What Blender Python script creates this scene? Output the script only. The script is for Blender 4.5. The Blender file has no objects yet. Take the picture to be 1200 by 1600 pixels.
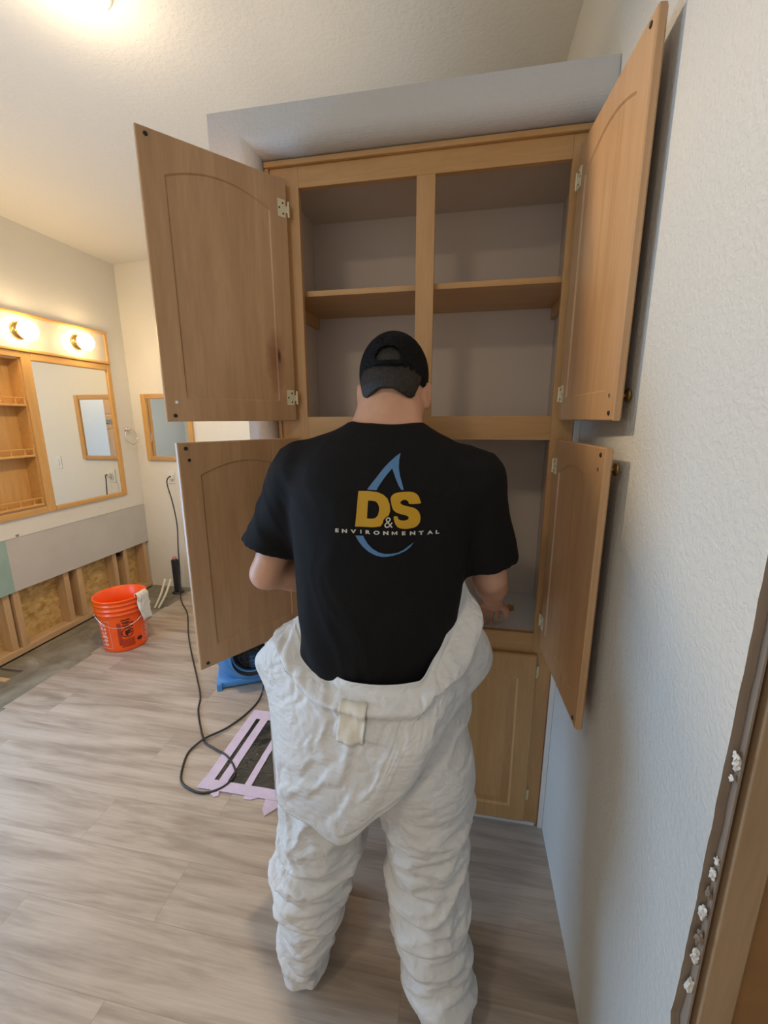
import bpy, bmesh, math, random
import numpy as np
from mathutils import Vector, Matrix, noise
from mathutils.bvhtree import BVHTree
from mathutils.geometry import tessellate_polygon
random.seed(7)
sc = bpy.context.scene
COL = sc.collection

# ------------------------------------------------------------------ camera
FPX, YAW, PIT, ROL = 657.1, 0.185024, -0.218434, -0.003313
CAM = Vector((-0.3415, -1.3774, 1.5))
_cy, _sy = math.cos(YAW), math.sin(YAW)
FW = Vector((-_sy*math.cos(PIT), _cy*math.cos(PIT), math.sin(PIT)))
_r0 = Vector((_cy, _sy, 0)); _u0 = _r0.cross(FW)
RT = _r0*math.cos(ROL) + _u0*math.sin(ROL); UP = RT.cross(FW)
cd = bpy.data.cameras.new('camera'); cam = bpy.data.objects.new('camera', cd); COL.objects.link(cam)
cd.sensor_fit = 'VERTICAL'; cd.sensor_height = 24.0; cd.lens = FPX/1600*24.0; cd.clip_start = 0.02
m = Matrix((RT, UP, -FW)).transposed().to_4x4(); m.translation = CAM; cam.matrix_world = m
sc.camera = cam
def at(px, py, ax, val):
    """point on the world plane axis=val seen at (px,py) of the photograph"""
    d = FW + RT*((px-600)/FPX) - UP*((py-800)/FPX)
    t = (val-CAM[ax])/d[ax]
    return CAM + d*t

# ------------------------------------------------------------------ light and exposure
vs = sc.view_settings
vs.view_transform = 'Standard'; vs.look = 'None'; vs.exposure = 0.12; vs.gamma = 1.0; vs.use_curve_mapping = False
W = bpy.data.worlds.new('world'); sc.world = W; W.use_nodes = True
W.node_tree.nodes['Background'].inputs[0].default_value = (0.62, 0.78, 1.0, 1)
W.node_tree.nodes['Background'].inputs[1].default_value = 0.5
def area(name, loc, rot, sx, sy, power, color):
    l = bpy.data.lights.new(name, 'AREA'); l.shape = 'RECTANGLE'; l.size = sx; l.size_y = sy
    l.energy = power; l.color = color
    o = bpy.data.objects.new(name, l); COL.objects.link(o); o.location = loc; o.rotation_euler = rot
    return o
SKYC = (0.38, 0.65, 1.0)
area('window_daylight', (-3.09, -0.60, 0.95), (0, math.radians(-90), 0), 1.05, 1.05, 34, SKYC)
area('rear_fill_light', (-1.3, -3.12, 1.5), (math.radians(90), 0, 0), 1.5, 1.2, 3.5, (1.0, 0.93, 0.84))  # added soft fill for the whole room, set at the unseen rear window
area('rear_ceiling_fill', (-1.15, -1.95, 2.70), (0, 0, 0), 0.24, 0.24, 8, (1.0, 0.84, 0.62))  # added warm fill from above and behind, for neck and cabinet front
KEY = 62.0; KEYC = (1.0, 0.78, 0.52)
LAMP = 26.0

# ------------------------------------------------------------------ helpers
def link(name, me, mat=None, parent=None):
    o = bpy.data.objects.new(name, me); COL.objects.link(o)
    if mat: 
        if isinstance(mat, (list, tuple)):
            for q in mat: me.materials.append(q)
        else: me.materials.append(mat)
    if parent: o.parent = parent
    return o
def tag(o, label, cat, group=None, kind=None):
    o['label'] = label; o['category'] = cat
    if group: o['group'] = group
    if kind: o['kind'] = kind
    return o
def struct(o): o['kind'] = 'structure'; return o
def empty(name, loc=(0, 0, 0), rz=0, parent=None):
    o = bpy.data.objects.new(name, None); COL.objects.link(o); o.location = loc; o.rotation_euler = (0, 0, rz)
    if parent: o.parent = parent
    return o
class MB:
    def __init__(s): s.v = []; s.f = []
    def add(s, vs, fs):
        n = len(s.v); s.v += [tuple(map(float, q)) for q in vs]; s.f += [tuple(i+n for i in f) for f in fs]; return s
    def box(s, x0, x1, y0, y1, z0, z1, b=0.0):
        x0, x1 = sorted((x0, x1)); y0, y1 = sorted((y0, y1)); z0, z1 = sorted((z0, z1))
        bm = bmesh.new(); bmesh.ops.create_cube(bm, size=1)
        for v in bm.verts:
            v.co = Vector(((x0+x1)/2+v.co.x*(x1-x0), (y0+y1)/2+v.co.y*(y1-y0), (z0+z1)/2+v.co.z*(z1-z0)))
        if b: bmesh.ops.bevel(bm, geom=bm.edges[:], offset=min(b, (x1-x0)/2.2, (y1-y0)/2.2, (z1-z0)/2.2), segments=2, profile=0.5, affect='EDGES')
        bm.verts.index_update(); s.add([v.co for v in bm.verts], [[v.index for v in f.verts] for f in bm.faces]); bm.free(); return s
    def tube(s, pts, r, seg=10, cap=True):
        pts = [Vector(p) for p in pts]; rs = r if isinstance(r, (list, tuple)) else [r]*len(pts)
        rings = []; prev = None
        for i, p in enumerate(pts):
            t = (pts[min(i+1, len(pts)-1)]-pts[max(i-1, 0)]).normalized()
            if prev is None:
                n = t.orthogonal().normalized()
            else:
                n = (prev-t*prev.dot(t)); n = n.normalized() if n.length > 1e-6 else t.orthogonal().normalized()
            prev = n; bq = t.cross(n)
            rings.append([p+(n*math.cos(a)+bq*math.sin(a))*rs[i] for a in [2*math.pi*k/seg for k in range(seg)]])
        vs = [v for rg in rings for v in rg]; fs = []
        for i in range(len(pts)-1):
            for k in range(seg):
                a = i*seg+k; b2 = i*seg+(k+1) % seg; fs.append((a, b2, b2+seg, a+seg))
        if cap: fs.append(tuple(range(seg))[::-1]); fs.append(tuple(range((len(pts)-1)*seg, len(pts)*seg)))
        return s.add(vs, fs)
    def lathe(s, prof, seg=32, M=None, rib=0, ribn=0):
        vs = []; fs = []
        for i, (r, z) in enumerate(prof):
            for k in range(seg):
                a = 2*math.pi*k/seg; rr = r*(1+(rib*math.cos(ribn*a)))
                vs.append(Vector((rr*math.cos(a), rr*math.sin(a), z)))
        for i in range(len(prof)-1):
            for k in range(seg):
                a = i*seg+k; b2 = i*seg+(k+1) % seg; fs.append((a, b2, b2+seg, a+seg))
        if M: vs = [M @ v for v in vs]
        return s.add(vs, fs)
    def build(s, name, mat=None, parent=None, smooth=False, bevel=0):
        me = bpy.data.meshes.new(name); me.from_pydata(s.v, [], s.f); me.update()
        bm = bmesh.new(); bm.from_mesh(me); bmesh.ops.recalc_face_normals(bm, faces=bm.faces)
        if bevel: bmesh.ops.bevel(bm, geom=bm.edges[:], offset=bevel, segments=2, affect='EDGES')
        bm.to_mesh(me); bm.free()
        if smooth: me.shade_smooth()
        return link(name, me, mat, parent)
def spline(pts, n=12):
    P = [Vector(p) for p in pts]; out = []
    for i in range(len(P)-1):
        p0, p1, p2, p3 = P[max(i-1, 0)], P[i], P[i+1], P[min(i+2, len(P)-1)]
        for k in range(n):
            t = k/n
            out.append(0.5*((2*p1)+(p2-p0)*t+(2*p0-5*p1+4*p2-p3)*t*t+(3*p1-p0-3*p2+p3)*t**3))
    out.append(P[-1]); return out

# ------------------------------------------------------------------ materials
def newmat(name):
    mt = bpy.data.materials.new(name); mt.use_nodes = True; nt = mt.node_tree
    return mt, nt, nt.nodes['Principled BSDF']
def node(nt, t, **kw):
    n = nt.nodes.new(t)
    for k, v in kw.items(): setattr(n, k, v)
    return n
def coords(nt, scale=(1, 1, 1), rot=(0, 0, 0)):
    tc = node(nt, 'ShaderNodeTexCoord'); mp = node(nt, 'ShaderNodeMapping')
    mp.inputs['Scale'].default_value = scale; mp.inputs['Rotation'].default_value = rot
    nt.links.new(tc.outputs['Object'], mp.inputs['Vector']); return mp.outputs[0]
def ramp(nt, fac, stops):
    r = node(nt, 'ShaderNodeValToRGB'); e = r.color_ramp.elements
    while len(e) < len(stops): e.new(0.5)
    for q, (p, c) in zip(e, stops): q.position = p; q.color = (*c, 1)
    nt.links.new(fac, r.inputs[0]); return r.outputs[0]
def bump(nt, b, h, st, dist=0.01):
    n = node(nt, 'ShaderNodeBump'); n.inputs['Strength'].default_value = st; n.inputs['Distance'].default_value = dist
    nt.links.new(h, n.inputs['Height']); nt.links.new(n.outputs[0], b.inputs['Normal'])
def noise_tex(nt, vec, scale, detail=4, rough=0.55, dist=0):
    n = node(nt, 'ShaderNodeTexNoise'); n.inputs['Scale'].default_value = scale; n.inputs['Detail'].default_value = detail
    n.inputs['Roughness'].default_value = rough; n.inputs['Distortion'].default_value = dist
    nt.links.new(vec, n.inputs['Vector']); return n.outputs['Fac']
def simple(name, c, rough=0.5, metal=0, nscale=0, namp=0.06, bst=0, bscale=60, spec=0.5, coat=0):
    mt, nt, b = newmat(name)
    b.inputs['Base Color'].default_value = (*c, 1); b.inputs['Roughness'].default_value = rough; b.inputs['Metallic'].default_value = metal
    b.inputs['Specular IOR Level'].default_value = spec; b.inputs['Coat Weight'].default_value = coat
    v = coords(nt)
    n = noise_tex(nt, v, nscale or 12, 4)
    nt.links.new(ramp(nt, n, [(0.3, tuple(q*(1-namp) for q in c)), (0.7, tuple(min(1, q*(1+namp)) for q in c))]), b.inputs['Base Color'])
    if bst: bump(nt, b, noise_tex(nt, v, bscale, 3), bst)
    return mt
def paint(name, c, st=0.12, scale=90, rough=0.6):
    mt, nt, b = newmat(name); v = coords(nt)
    b.inputs['Roughness'].default_value = rough
    n = noise_tex(nt, v, 1.3, 3)
    nt.links.new(ramp(nt, n, [(0.3, tuple(q*0.97 for q in c)), (0.7, c)]), b.inputs['Base Color'])
    vo = noise_tex(nt, v, scale, 2, 0.5, 0.6)
    h = ramp(nt, vo, [(0.42, (0, 0, 0)), (0.6, (1, 1, 1))])
    bump(nt, b, h, st, 0.004); return mt
def wood(name, c1, c2, axis='z', scale=1.0, rough=0.38, knots=False, coat=0.15):
    mt, nt, b = newmat(name)
    k = {'x': (1.2, 14, 14), 'y': (14, 1.2, 14), 'z': (14, 14, 1.2)}[axis]
    v = coords(nt, tuple(q*scale for q in k))
    n1 = noise_tex(nt, v, 1.6, 6, 0.6, 1.2)
    col = ramp(nt, n1, [(0.25, c2), (0.5, tuple((a+d)/2 for a, d in zip(c1, c2))), (0.7, c1)])
    v2 = coords(nt, tuple(q*scale*5 for q in k)); n2 = noise_tex(nt, v2, 2.0, 3, 0.7)
    mx = node(nt, 'ShaderNodeMix', data_type='RGBA', blend_type='MULTIPLY'); mx.inputs[0].default_value = 0.35
    nt.links.new(col, mx.inputs[6]); nt.links.new(ramp(nt, n2, [(0.3, (0.78, 0.74, 0.7)), (0.6, (1, 1, 1))]), mx.inputs[7])
    nt.links.new(mx.outputs[2], b.inputs['Base Color']); b.inputs['Roughness'].default_value = rough
    b.inputs['Coat Weight'].default_value = coat; b.inputs['Coat Roughness'].default_value = 0.3
    bump(nt, b, n2, 0.05, 0.002); return mt
M = {}
M['maple'] = wood('maple_wood', (0.64, 0.37, 0.16), (0.54, 0.295, 0.11), 'z')
M['maple_x'] = wood('maple_wood_rail', (0.64, 0.37, 0.15), (0.53, 0.29, 0.10), 'x')
M['maple_door'] = wood('maple_door_veneer', (0.64, 0.39, 0.205), (0.50, 0.29, 0.14), 'z', 0.7)
M['honey'] = wood('honey_maple', (0.70, 0.40, 0.13), (0.60, 0.32, 0.09), 'y')
M['honey_z'] = wood('honey_maple_upright', (0.70, 0.40, 0.13), (0.60, 0.32, 0.09), 'z')
M['laminate'] = simple('shaded_white_laminate', (0.66, 0.575, 0.50), 0.55, nscale=3, namp=0.03)  # white laminate with the cupboard's shade put into its greyer, warmer colour
M['white_laminate'] = simple('white_laminate', (0.78, 0.77, 0.76), 0.35, nscale=3, namp=0.02)
M['wall'] = paint('cream_wall_paint', (0.80, 0.765, 0.68))
M['wall_r'] = paint('right_wall_paint', (0.66, 0.655, 0.62), 0.24, 90)
M['ceil'] = paint('ceiling_paint', (0.76, 0.735, 0.675), 0.16, 60)
M['alcove'] = paint('alcove_paint', (0.66, 0.65, 0.64), 0.14, 80)
M['band'] = simple('bare_drywall', (0.56, 0.53, 0.49), 0.8, nscale=5, namp=0.05)
M['teal'] = simple('green_board', (0.33, 0.47, 0.42), 0.8, nscale=7, namp=0.08)
M['stud'] = wood('stud_pine', (0.66, 0.44, 0.24), (0.56, 0.35, 0.17), 'z', 0.7, 0.7, coat=0)
M['plate'] = wood('plate_pine', (0.68, 0.47, 0.26), (0.55, 0.36, 0.19), 'y', 0.7, 0.7, coat=0)
M['chrome'] = simple('chrome', (0.8, 0.8, 0.82), 0.12, 1)
M['brass'] = simple('brass', (0.62, 0.43, 0.16), 0.25, 1)
M['oldbrass'] = simple('antique_brass', (0.30, 0.21, 0.09), 0.35, 1)
M['hinge'] = simple('brass_hinge', (0.80, 0.72, 0.48), 0.4, 0.0)
M['dark'] = simple('dark_metal', (0.03, 0.02, 0.02), 0.5)
M['plasticw'] = simple('white_plastic', (0.80, 0.77, 0.70), 0.4)
M['black'] = simple('black_rubber', (0.022, 0.022, 0.024), 0.45, nscale=20, namp=0.2)
M['gap'] = simple('dark_gap', (0.02, 0.015, 0.012), 0.9)
M['orange'] = simple('orange_plastic', (0.98, 0.105, 0.004), 0.32, nscale=2, namp=0.02)
M['print_black'] = simple('black_print', (0.05, 0.01, 0.005), 0.5)
M['print_dkred'] = simple('dark_red_print', (0.42, 0.035, 0.01), 0.5)
M['print_white'] = simple('pale_print', (0.85, 0.50, 0.45), 0.5)
M['rag'] = simple('white_rag', (0.74, 0.71, 0.64), 0.9, nscale=30, bst=0.4, bscale=90)
M['blue'] = simple('blue_plastic', (0.075, 0.27, 0.60), 0.35, nscale=3, namp=0.05)
M['grille'] = simple('black_grille', (0.03, 0.028, 0.032), 0.4, bst=0.5, bscale=40)
M['pex'] = simple('cream_pipe', (0.78, 0.74, 0.55), 0.4)
M['tape'] = simple('lilac_tape', (0.57, 0.48, 0.62), 0.7, nscale=25, namp=0.06, bst=0.3, bscale=40)
M['film'] = simple('black_film', (0.035, 0.034, 0.03), 0.14, nscale=20, namp=0.3, bst=1.0, bscale=14)
M['skin'] = None
M['glow'] = None
mt, nt, b = newmat('lamp_glass'); b.inputs['Base Color'].default_value = (1, 0.9, 0.75, 1)
b.inputs['Emission Color'].default_value = (1.0, 0.72, 0.38, 1); b.inputs['Emission Strength'].default_value = LAMP; M['glow'] = mt
mt, nt, b = newmat('dome_glass'); b.inputs['Base Color'].default_value = (1, 0.9, 0.75, 1)
b.inputs['Emission Color'].default_value = (1.0, 0.78, 0.45, 1); b.inputs['Emission Strength'].default_value = 7.0; M['dome'] = mt
mt, nt, b = newmat('mirror_glass'); b.inputs['Base Color'].default_value = (0.86, 0.88, 0.86, 1); b.inputs['Metallic'].default_value = 1
b.inputs['Roughness'].default_value = 0.015
M['mirror'] = mt
mt, nt, b = newmat('skin'); v = coords(nt); n = noise_tex(nt, v, 14, 4)
nt.links.new(ramp(nt, n, [(0.3, (0.62, 0.33, 0.21)), (0.7, (0.72, 0.41, 0.28))]), b.inputs['Base Color'])
b.inputs['Roughness'].default_value = 0.5; b.inputs['Subsurface Weight'].default_value = 0.12; b.inputs['Subsurface Scale'].default_value = 0.01
b.inputs['Subsurface Radius'].default_value = (1, 0.35, 0.2)
bump(nt, b, noise_tex(nt, v, 160, 2), 0.08, 0.002); M['skin'] = mt
mt, nt, b = newmat('hair'); v = coords(nt, (260, 260, 60)); n = noise_tex(nt, v, 1.2, 4)
nt.links.new(ramp(nt, n, [(0.35, (0.006, 0.004, 0.003)), (0.75, (0.030, 0.020, 0.014))]), b.inputs['Base Color'])
b.inputs['Roughness'].default_value = 0.55; bump(nt, b, n, 0.7, 0.004); M['hair'] = mt
mt, nt, b = newmat('black_cotton'); v = coords(nt); n = noise_tex(nt, v, 260, 3)
nt.links.new(ramp(nt, n, [(0.3, (0.0035, 0.0032, 0.0036)), (0.7, (0.0075, 0.0068, 0.0075))]), b.inputs['Base Color'])
b.inputs['Roughness'].default_value = 0.85; b.inputs['Specular IOR Level'].default_value = 0.25
bump(nt, b, n, 0.15, 0.001); M['cotton'] = mt
M['cap'] = simple('black_cap_cloth', (0.006, 0.006, 0.007), 0.85, nscale=80, namp=0.3, bst=0.05, bscale=300, spec=0.2)
M['yellow_ink'] = simple('yellow_ink', (0.56, 0.31, 0.008), 0.6)
M['blue_ink'] = simple('blue_ink', (0.085, 0.21, 0.43), 0.6)
M['white_ink'] = simple('white_ink', (0.62, 0.58, 0.52), 0.6)
mt, nt, b = newmat('white_coverall_cloth'); v = coords(nt)
n = noise_tex(nt, v, 5, 3)
nt.links.new(ramp(nt, n, [(0.3, (0.69, 0.685, 0.68)), (0.7, (0.77, 0.765, 0.755))]), b.inputs['Base Color'])
b.inputs['Roughness'].default_value = 0.55
wn = node(nt, 'ShaderNodeTexNoise'); wn.inputs['Scale'].default_value = 6; nt.links.new(v, wn.inputs['Vector'])
wa = node(nt, 'ShaderNodeVectorMath', operation='MULTIPLY_ADD'); nt.links.new(wn.outputs['Color'], wa.inputs[0]); wa.inputs[1].default_value = (0.10, 0.10, 0.16)
nt.links.new(coords(nt, (1, 1, 1.7)), wa.inputs[2])
vt = node(nt, 'ShaderNodeTexVoronoi', feature='DISTANCE_TO_EDGE'); vt.inputs['Scale'].default_value = 15; nt.links.new(wa.outputs[0], vt.inputs['Vector'])
vt2 = node(nt, 'ShaderNodeTexVoronoi', feature='DISTANCE_TO_EDGE'); vt2.inputs['Scale'].default_value = 34; nt.links.new(wa.outputs[0], vt2.inputs['Vector'])
ma = node(nt, 'ShaderNodeMath', operation='MULTIPLY_ADD'); nt.links.new(vt2.outputs[0], ma.inputs[0]); ma.inputs[1].default_value = 0.45; nt.links.new(vt.outputs[0], ma.inputs[2])
bump(nt, b, ma.outputs[0], 0.28, 0.022)
b.inputs['Sheen Weight'].default_value = 0.1
M['suit'] = mt
# floor planks
mt, nt, b = newmat('vinyl_planks')
v = coords(nt)
br = node(nt, 'ShaderNodeTexBrick'); br.offset = 0.37; br.offset_frequency = 2
br.inputs['Color1'].default_value = (0.0, 0, 0, 1); br.inputs['Color2'].default_value = (1, 1, 1, 1); br.inputs['Mortar'].default_value = (0.5, 0.5, 0.5, 1)
br.inputs['Scale'].default_value = 1.0; br.inputs['Mortar Size'].default_value = 0.0007; br.inputs['Brick Width'].default_value = 1.22; br.inputs['Row Height'].default_value = 0.18
br.inputs['Mortar Smooth'].default_value = 0.3; nt.links.new(v, br.inputs['Vector'])
off = node(nt, 'ShaderNodeVectorMath', operation='MULTIPLY_ADD'); nt.links.new(br.outputs['Color'], off.inputs[0])
off.inputs[1].default_value = (3.1, 7.7, 5.0)
sc2 = coords(nt, (1.0, 9.0, 1.0)); nt.links.new(sc2, off.inputs[2])
g1 = noise_tex(nt, off.outputs[0], 1.5, 5, 0.6, 0.45)
g2 = noise_tex(nt, coords(nt, (2.2, 60, 1)), 2.0, 3, 0.6)
col = ramp(nt, g1, [(0.28, (0.26, 0.205, 0.165)), (0.42, (0.36, 0.295, 0.24)), (0.54, (0.46, 0.385, 0.32)), (0.72, (0.54, 0.465, 0.395))])
mx = node(nt, 'ShaderNodeMix', data_type='RGBA', blend_type='MULTIPLY'); mx.inputs[0].default_value = 0.45
nt.links.new(col, mx.inputs[6]); nt.links.new(ramp(nt, g2, [(0.3, (0.70, 0.68, 0.66)), (0.65, (1, 1, 1))]), mx.inputs[7])
mx2 = node(nt, 'ShaderNodeMix', data_type='RGBA', blend_type='MIX'); nt.links.new(br.outputs['Fac'], mx2.inputs[0])
nt.links.new(mx.outputs[2], mx2.inputs[6]); mx2.inputs[7].default_value = (0.26, 0.21, 0.17, 1)
nt.links.new(mx2.outputs[2], b.inputs['Base Color']); b.inputs['Roughness'].default_value = 0.42
bump(nt, b, g2, 0.08, 0.002); M['planks'] = mt
# concrete
mt, nt, b = newmat('stained_subfloor'); v = coords(nt)
n = noise_tex(nt, v, 4.5, 6, 0.65, 0.8)
nt.links.new(ramp(nt, n, [(0.25, (0.10, 0.085, 0.06)), (0.45, (0.20, 0.175, 0.13)), (0.62, (0.27, 0.25, 0.20)), (0.8, (0.45, 0.42, 0.36))]), b.inputs['Base Color'])
b.inputs['Roughness'].default_value = 0.8; bump(nt, b, n, 0.4, 0.01); M['concrete'] = mt
# OSB
mt, nt, b = newmat('strand_board'); v = coords(nt, (1, 1, 1.4))
vo = node(nt, 'ShaderNodeTexVoronoi'); vo.inputs['Scale'].default_value = 26; vo.inputs['Randomness'].default_value = 1
wv = noise_tex(nt, v, 5, 5, 0.7, 2.5)
nt.links.new(v, vo.inputs['Vector'])
mxx = node(nt, 'ShaderNodeMix', data_type='RGBA', blend_type='MIX'); mxx.inputs[0].default_value = 0.35
nt.links.new(ramp(nt, wv, [(0.3, (0.34, 0.19, 0.05)), (0.5, (0.62, 0.40, 0.13)), (0.7, (0.78, 0.56, 0.24))]), mxx.inputs[6])
nt.links.new(ramp(nt, vo.outputs['Color'], [(0.2, (0.36, 0.21, 0.06)), (0.8, (0.80, 0.58, 0.26))]), mxx.inputs[7])
nt.links.new(mxx.outputs[2], b.inputs['Base Color']); b.inputs['Roughness'].default_value = 0.75; M['osb'] = mt
M['brownboard'] = simple('brown_board', (0.30, 0.15, 0.05), 0.7, nscale=5, namp=0.25)
M['greywood'] = wood('weathered_jamb_wood', (0.34, 0.27, 0.21), (0.25, 0.19, 0.145), 'z', 0.7, 0.8, coat=0)
M['jamb'] = wood('jamb_stud_wood', (0.50, 0.34, 0.20), (0.36, 0.235, 0.13), 'z', 0.6, 0.7, coat=0)
M['gypsum'] = simple('gypsum', (0.82, 0.80, 0.76), 0.9, bst=0.5, bscale=80)

# ------------------------------------------------------------------ room
XL, YB, YR = -3.123, 1.848, -3.2
ZC = lambda x: 2.863 + (x/3.123)*0.165
def floor_tile():
    mb = MB(); rnd = random.Random(3)
    y = YR; rows = [YR]
    k = math.ceil(YR/0.18)
    ys = [YR]+[q*0.18 for q in range(k, int(YB/0.18)+1)]+[YB]
    for a, b2 in zip(ys[:-1], ys[1:]):
        if b2-a < 0.002: continue
        x0 = -2.69+rnd.uniform(-0.025, 0.02) if a > -0.8 else XL
        mb.box(x0, 0.9 if b2 < -0.84 else 0.0, a, b2, -0.02, 0.0)
    return mb
struct(floor_tile().build('floor', M['planks']))
sb = MB(); sb.box(XL-0.13, 0.9, YR, YB, -0.08, -0.021)
sb.box(XL, -2.60, -0.82, 0.36, -0.0205, -0.006); sb.box(XL, -2.60, 0.49, YB, -0.0205, -0.006); sb.box(-2.95, -2.60, 0.36, 0.49, -0.0205, -0.006)
so = sb.build('subfloor', M['concrete']); so.name = 'floor_subfloor'; struct(so)
tag(MB().box(-3.10, -2.93, 0.368, 0.40, -0.0195, 0.004, 0.003).build('wood_offcut', M['plate']), 'short pale wood strip lying in the dark subfloor gap at the left edge', 'wood strip')
# ceiling sloping gently up to the right
cm = MB(); x1 = 0.9
def zc(x): return ZC(x)
cm.add([(XL-0.1, YR-0.1, zc(XL-0.1)), (x1, YR-0.1, zc(x1)), (x1, YB+0.1, zc(x1)), (XL-0.1, YB+0.1, zc(XL-0.1)),
        (XL-0.1, YR-0.1, 3.1), (x1, YR-0.1, 3.1), (x1, YB+0.1, 3.1), (XL-0.1, YB+0.1, 3.1)],
       [(0, 1, 2, 3), (7, 6, 5, 4), (0, 4, 5, 1), (1, 5, 6, 2), (2, 6, 7, 3), (3, 7, 4, 0)])
struct(cm.build('ceiling', M['ceil']))
struct(MB().box(XL-0.13, 0.1, YB, YB+0.1, -0.08, 3.05).build('wall_back', M['wall']))
# rear wall with a hole for the added window
wr = MB(); wr.box(XL-0.1, -2.05, YR-0.1, YR, 0, 3.05); wr.box(-0.55, 0.9, YR-0.1, YR, 0, 3.05)
wr.box(-2.05, -0.55, YR-0.1, YR, 0, 0.9); wr.box(-2.05, -0.55, YR-0.1, YR, 2.1, 3.05)
struct(wr.build('wall_rear', M['wall']))
def window_frame(name, a, b2, c, d, plane):
    mb = MB(); t = 0.045
    def bx(u0, u1, z0, z1):
        if plane == 'y': mb.box(u0, u1, YR-0.06, YR-0.02, z0, z1, 0.004)
        else: mb.box(XL-0.06, XL-0.02, u0, u1, z0, z1, 0.004)
    bx(a, b2, c, c+t); bx(a, b2, d-t, d); bx(a, a+t, c+t, d-t); bx(b2-t, b2, c+t, d-t); bx((a+b2)/2-0.02, (a+b2)/2+0.02, c+t, d-t)
    return struct(mb.build(name, M['plasticw']))
window_frame('added_rear_window', -2.05, -0.55, 0.9, 2.1, 'y')  # unseen window, added to go with the rear fill light
# left wall: painted sheet Z>.768 (window and niche holes), exposed framing below
zt = 2.72
wl = MB(); xa, xb = XL-0.012, XL
for (y0, y1, z0, z1) in [(YR, -1.15, 0, zt), (-1.15, -0.05, 0, 0.4), (-1.15, -0.05, 1.50, zt), (-0.05, 0.10, 0, zt),
                         (0.10, 0.56, 0.768, zt), (0.56, 0.955, 0.768, 0.925), (0.56, 0.955, 1.885, zt), (0.955, YB, 0.768, zt)]:
    wl.box(xa if y0 >= 0.0 else XL-0.10, xb, y0, y1, z0, z1)
wall_left = struct(wl.build('wall_left', M['wall']))
window_frame('window_1', -1.15, -0.05, 0.4, 1.50, 'x')
MB().box(XL-0.016, XL-0.004, 0.665, YB, 0.424, 0.767).build('drywall_band', M['band'], wall_left)
MB().box(XL-0.0155, XL-0.0035, 0.10, 0.664, 0.424, 0.80).build('green_board', M['teal'], wall_left)
MB().box(XL-0.13, XL-0.108, 0.10, YB, -0.08, 0.76).build('sheathing', M['osb'], wall_left)
MB().box(XL-0.107, XL-0.0165, 0.10, YB, -0.005, 0.036, 0.002).build('bottom_plate', M['plate'], wall_left)
for (y0, y1) in [(0.60, 0.64), (0.655, 0.695), (1.02, 1.06), (1.115, 1.16), (1.46, 1.50), (1.565, 1.60), (1.79, 1.83)]:
    dx = 0.0 if y0 not in (0.60, 1.02, 1.46) else -0.012
    MB().box(XL-0.106, XL-0.018+dx, y0, y1, 0.037, 0.76, 0.002).build('stud', M['stud'], wall_left)
MB().tube([(XL-0.10, 1.545, 0.385), (XL-0.02, 1.54, 0.385)], 0.014, 12).build('pipe_stub', M['black'], wall_left)
# scuffs on the wall below the cabinet
for (a, b2) in [(27, 837), (172, 776), (157, 793)]:
    p = at(a, b2, 0, XL); mb = MB()
    q = 0.012 if a == 27 else 0.004
    mb.add([(XL+0.0008, p.y+math.cos(t)*q*(1+0.4*math.sin(3*t)), p.z+math.sin(t)*q*0.7) for t in [k*math.tau/9 for k in range(9)]], [tuple(range(9))])
    mb.build('wall_scuff', M['greywood'], wall_left)
# right wall with torn jamb at Y=-0.85
rw = MB(); N = 150; H = 2.9
ed = []
for i in range(N+1):
    z = H*i/N
    r = noise.noise(Vector((0, 0, z*22)))*0.0016+noise.noise(Vector((5, 0, z*70)))*0.0015
    if z < 0.80: r += (0.80-z)*0.05*max(0, noise.noise(Vector((2, 1, z*28)))+0.3)
    ed.append((-0.853+r+0.002*math.sin(z*3), z))
vsr = []; fsr = []
for (y, z) in ed: vsr += [(0, y, z), (0.0125, y+0.001, z), (0.0125, YB, z), (0, YB, z)]
for i in range(N):
    a = 4*i; c = a+4
    fsr += [(a, a+1, c+1, c), (a+1, a+2, c+2, c+1), (a+3, a, c, c+3), (a+2, a+3, c+3, c+2)]
rw.add(vsr, fsr)
wall_right = struct(rw.build('wall_right', [M['wall_r'], M['greywood']]))
for p_ in wall_right.data.polygons:
    if abs(p_.normal.y) > 0.5 and p_.center.y < 0: p_.material_index = 1
MB().box(0.013, 0.10, -0.838, YB, 0, 2.9).build('wall_core', M['greywood'], wall_right)
MB().box(0.0130, 0.0165, -0.862, -0.8382, 0, 2.9, 0.0008).build('jamb_strip', M['greywood'], wall_right)
MB().box(0.0165, 0.0215, -0.850, -0.8383, 0, 2.9, 0.0008).build('jamb_strip', M['jamb'], wall_right)
MB().box(0.0245, 0.066, -0.866, -0.8384, 0, 2.9, 0.002).build('jamb_stud', M['jamb'], wall_right)
MB().box(0.067, 0.9, -0.850, -0.8385, 0, 2.9).build('brown_board', M['brownboard'], wall_right)
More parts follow.
